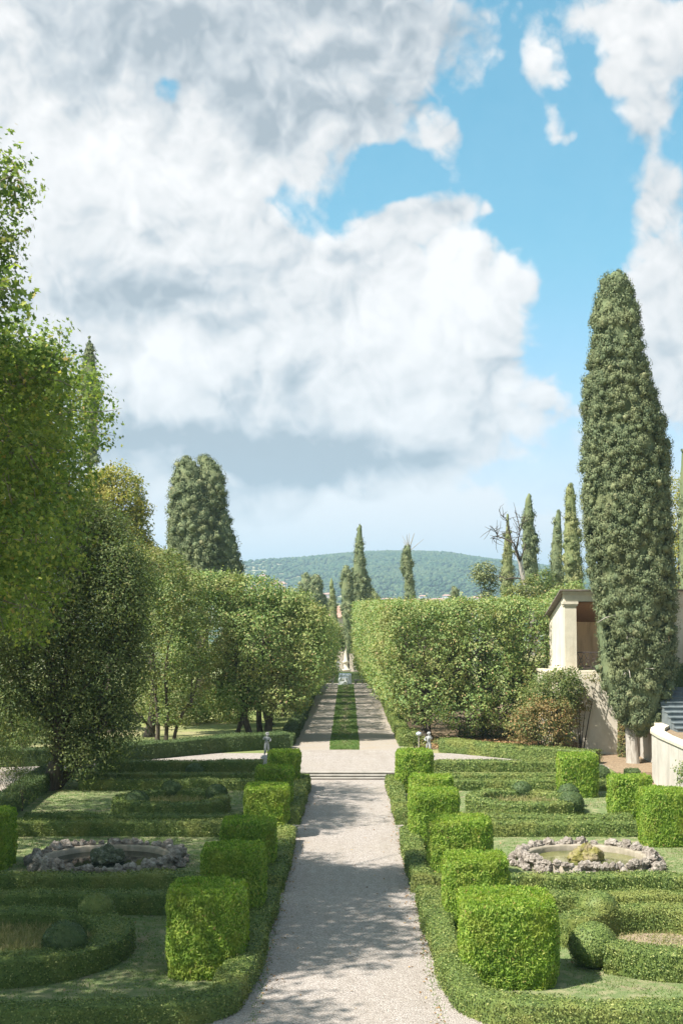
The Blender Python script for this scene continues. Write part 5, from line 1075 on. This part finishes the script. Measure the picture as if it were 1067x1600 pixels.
# broad dark tree that fills the left side
X, Y = xc(80, 58), 58.0
def feather(name, X, Y, bs, ncl, m, label, trunks, per=18, leaf=.13, cr=.5, sd=0, droop=.5, cat='tree', shell=(.6, 1.04), yo=None):
    g0 = float(gz(Y)); t = empty(name, (X, Y, g0), 0, label, cat); B = [BL(a, b, Y, c, d, X) for a, b, c, d in bs]; B = [(b[0], (yo[i % len(yo)] if yo else 0), b[2] - g0, *b[3:]) for i, b in enumerate(B)]
    G = Geo(); cc = crown(G, B, ncl, per, cr, leaf, leaf * .5, droop=droop, seed=sd, shell=shell, zmin=.05); link('crown', G.mesh('crown'), M_[m], t)
    G = Geo(); [limbs(G, a, r_, tg, f) for a, f, r_, tg in trunks]; twigs(G, cc, ncl // 9, .03 if trunks[0][2] > .2 else .01); link('trunk', G.mesh('trunk'), M_['bark'], t); return t
feather('dark_broadleaf_tree', X, Y, [(60, 800, 90, 80), (140, 850, 62, 70), (40, 920, 110, 100), (150, 950, 70, 80), (195, 930, 38, 60), (60, 1040, 90, 70), (170, 1040, 62, 66), (110, 1110, 62, 50), (180, 1120, 40, 52), (130, 1170, 56, 34), (20, 1110, 46, 50), (-60, 900, 120, 160), (205, 1010, 28, 60), (215, 900, 24, 40), (190, 870, 36, 34)], 5600, 'dark',
        'broad drooping dark tree filling the left side above the garden', [((0, 0, -.1), (.5, 0, 2.8), .36, [(2.5, 0, 6), (-1, .5, 9), (1, 0, 12), (-3, 0, 7)]), ((.15, .2, 0), (1.5, 0, 1.9), .24, [(3, 0, 4.4), (3.6, -.3, 7)])], sd=71, yo=[0, .6, -.4, .3, -.7, .8], leaf=.135, per=30, cr=.62, shell=(.45, 1.08))
feather('yellowing_tree', xc(175, 82), 82, [(180, 775, 44, 48), (150, 800, 40, 60), (205, 835, 30, 34), (165, 860, 60, 40), (215, 870, 40, 30), (222, 800, 12, 18)], 1500, 'autumn', 'yellowing autumn tree showing between the dark tree and the old cypress',
        [((0, 0, -.1), (0, 0, 7), .3, [(0, 0, 13), (1.5, 0, 11), (-1.2, 0, 12)])], per=16, leaf=.19, cr=.45, sd=72, droop=.1)
feather('broadleaf_tree', xc(235, 79), 79, [(235, 890, 46, 34), (270, 905, 34, 28), (215, 930, 40, 46), (250, 960, 44, 40)], 1500, 'olive', 'olive green tree below the yellowing one',
        [((0, 0, -.1), (0, 0, 5), .25, [(0, 0, 9), (1, 0, 8)])], per=15, leaf=.15, cr=.42, sd=73, droop=.1)
feather('broadleaf_tree', xc(10, 74), 74, [(0, 980, 60, 70), (-30, 1050, 70, 60), (40, 880, 60, 80)], 600, 'hornbeam', 'lighter green tree at the left frame edge behind the dark one', [((0, 0, -.1), (0, 0, 4), .25, [(0, 0, 8), (1, 0, 9)])], sd=74, droop=.1, per=14, leaf=.16)
feather('sapling', xc(40, 52), 52, [(35, 1160, 14, 22), (48, 1140, 14, 20), (20, 1190, 22, 16)], 110, 'olive', 'thin sapling with sparse leaves at the left frame edge beside the hedge', [((0, 0, -.1), (0, 0, .8), .03, [(0, 0, 2.6), (.2, 0, 3)])], per=10, leaf=.09, cr=.25, sd=75, droop=.1)
feather('yew_bush', xc(-10, 47), 47, [(0, 1210, 44, 50), (44, 1225, 26, 32), (-50, 1190, 60, 70), (25, 1190, 30, 30)], 620, 'dark', 'dark bush at the left frame edge below the big tree', [((0, 0, -.1), (0, 0, .5), .08, [(0, 0, 1.2)])], per=14, leaf=.07, cr=.25, sd=76, droop=.1, cat='shrub')
# green belt beyond the left trees, and trees behind both tree walls, one by one
for i, (px, Y, w, py, m, lb) in enumerate([(300, 105, 60, 1000, 'hornbeam', 'sunlit tree seen between the stems left of the alley'), (150, 110, 80, 960, 'olive', 'tree behind the yellowing one, far left'), (-10, 105, 80, 940, 'hornbeam', 'tree far back at the left frame edge'),
        (235, 125, 70, 990, 'dark', 'darker tree in the gaps between the left stems')]):
    simple_tree('background_tree', px, Y, [(px, py, w, 55), (px - 40, py + 50, w * .7, 50), (px + 40, py + 55, w * .7, 50)], 420, 14, .6, .22, m, lb, .25, 'trees far behind the left garden', 3)

for i, (px, Y, py, m, lb) in enumerate([(275, 88, 1100, 'hornbeam', 'light green bush filling the gap between the left stems and the tree wall'), (225, 90, 1095, 'olive', 'bush seen behind the several thin leaning stems'), (345, 90, 1105, 'hornbeam', 'bush glimpsed under the front of the left tree wall'),
        (160, 84, 1100, 'dark', 'bush behind the trunk of the big dark tree'), (60, 80, 1120, 'olive', 'bush behind the hedge near the left frame edge'), (10, 70, 1120, 'hornbeam', 'light green bush at the left frame edge beyond the side path')]):
    shrub(px, Y, [(px, py, 34, 44), (px - 26, py + 20, 26, 30), (px + 26, py + 16, 26, 34)], 420, m, lb, leaf=.15, cr=.42)

shrub(538, 178, [(534, 996, 10, 18), (545, 1002, 9, 16), (526, 1000, 8, 20)], 260, 'olive', 'green tree standing in the gap beyond the end of the alley', leaf=.3, cr=.8)

# ---------------------------------------------------------------- air between here and the hills
hzm = bpy.data.materials.new('air'); hzm.use_nodes = True; t_ = NT(hzm.node_tree); t_.n.clear(); pv = t_.new('ShaderNodeVolumePrincipled')
pv.inputs['Color'].default_value = (0.55, 0.77, 0.94, 1); pv.inputs['Density'].default_value = 0.00022; pv.inputs['Anisotropy'].default_value = 0.2
ot = t_.new('ShaderNodeOutputMaterial'); t_.l.new(pv.outputs[0], ot.inputs['Volume'])
G = Geo(); box(G, -6100, 6100, -250, 9100, -130, 260); hz_o = link('haze', G.mesh('haze'), hzm); hz_o['kind'] = 'stuff'
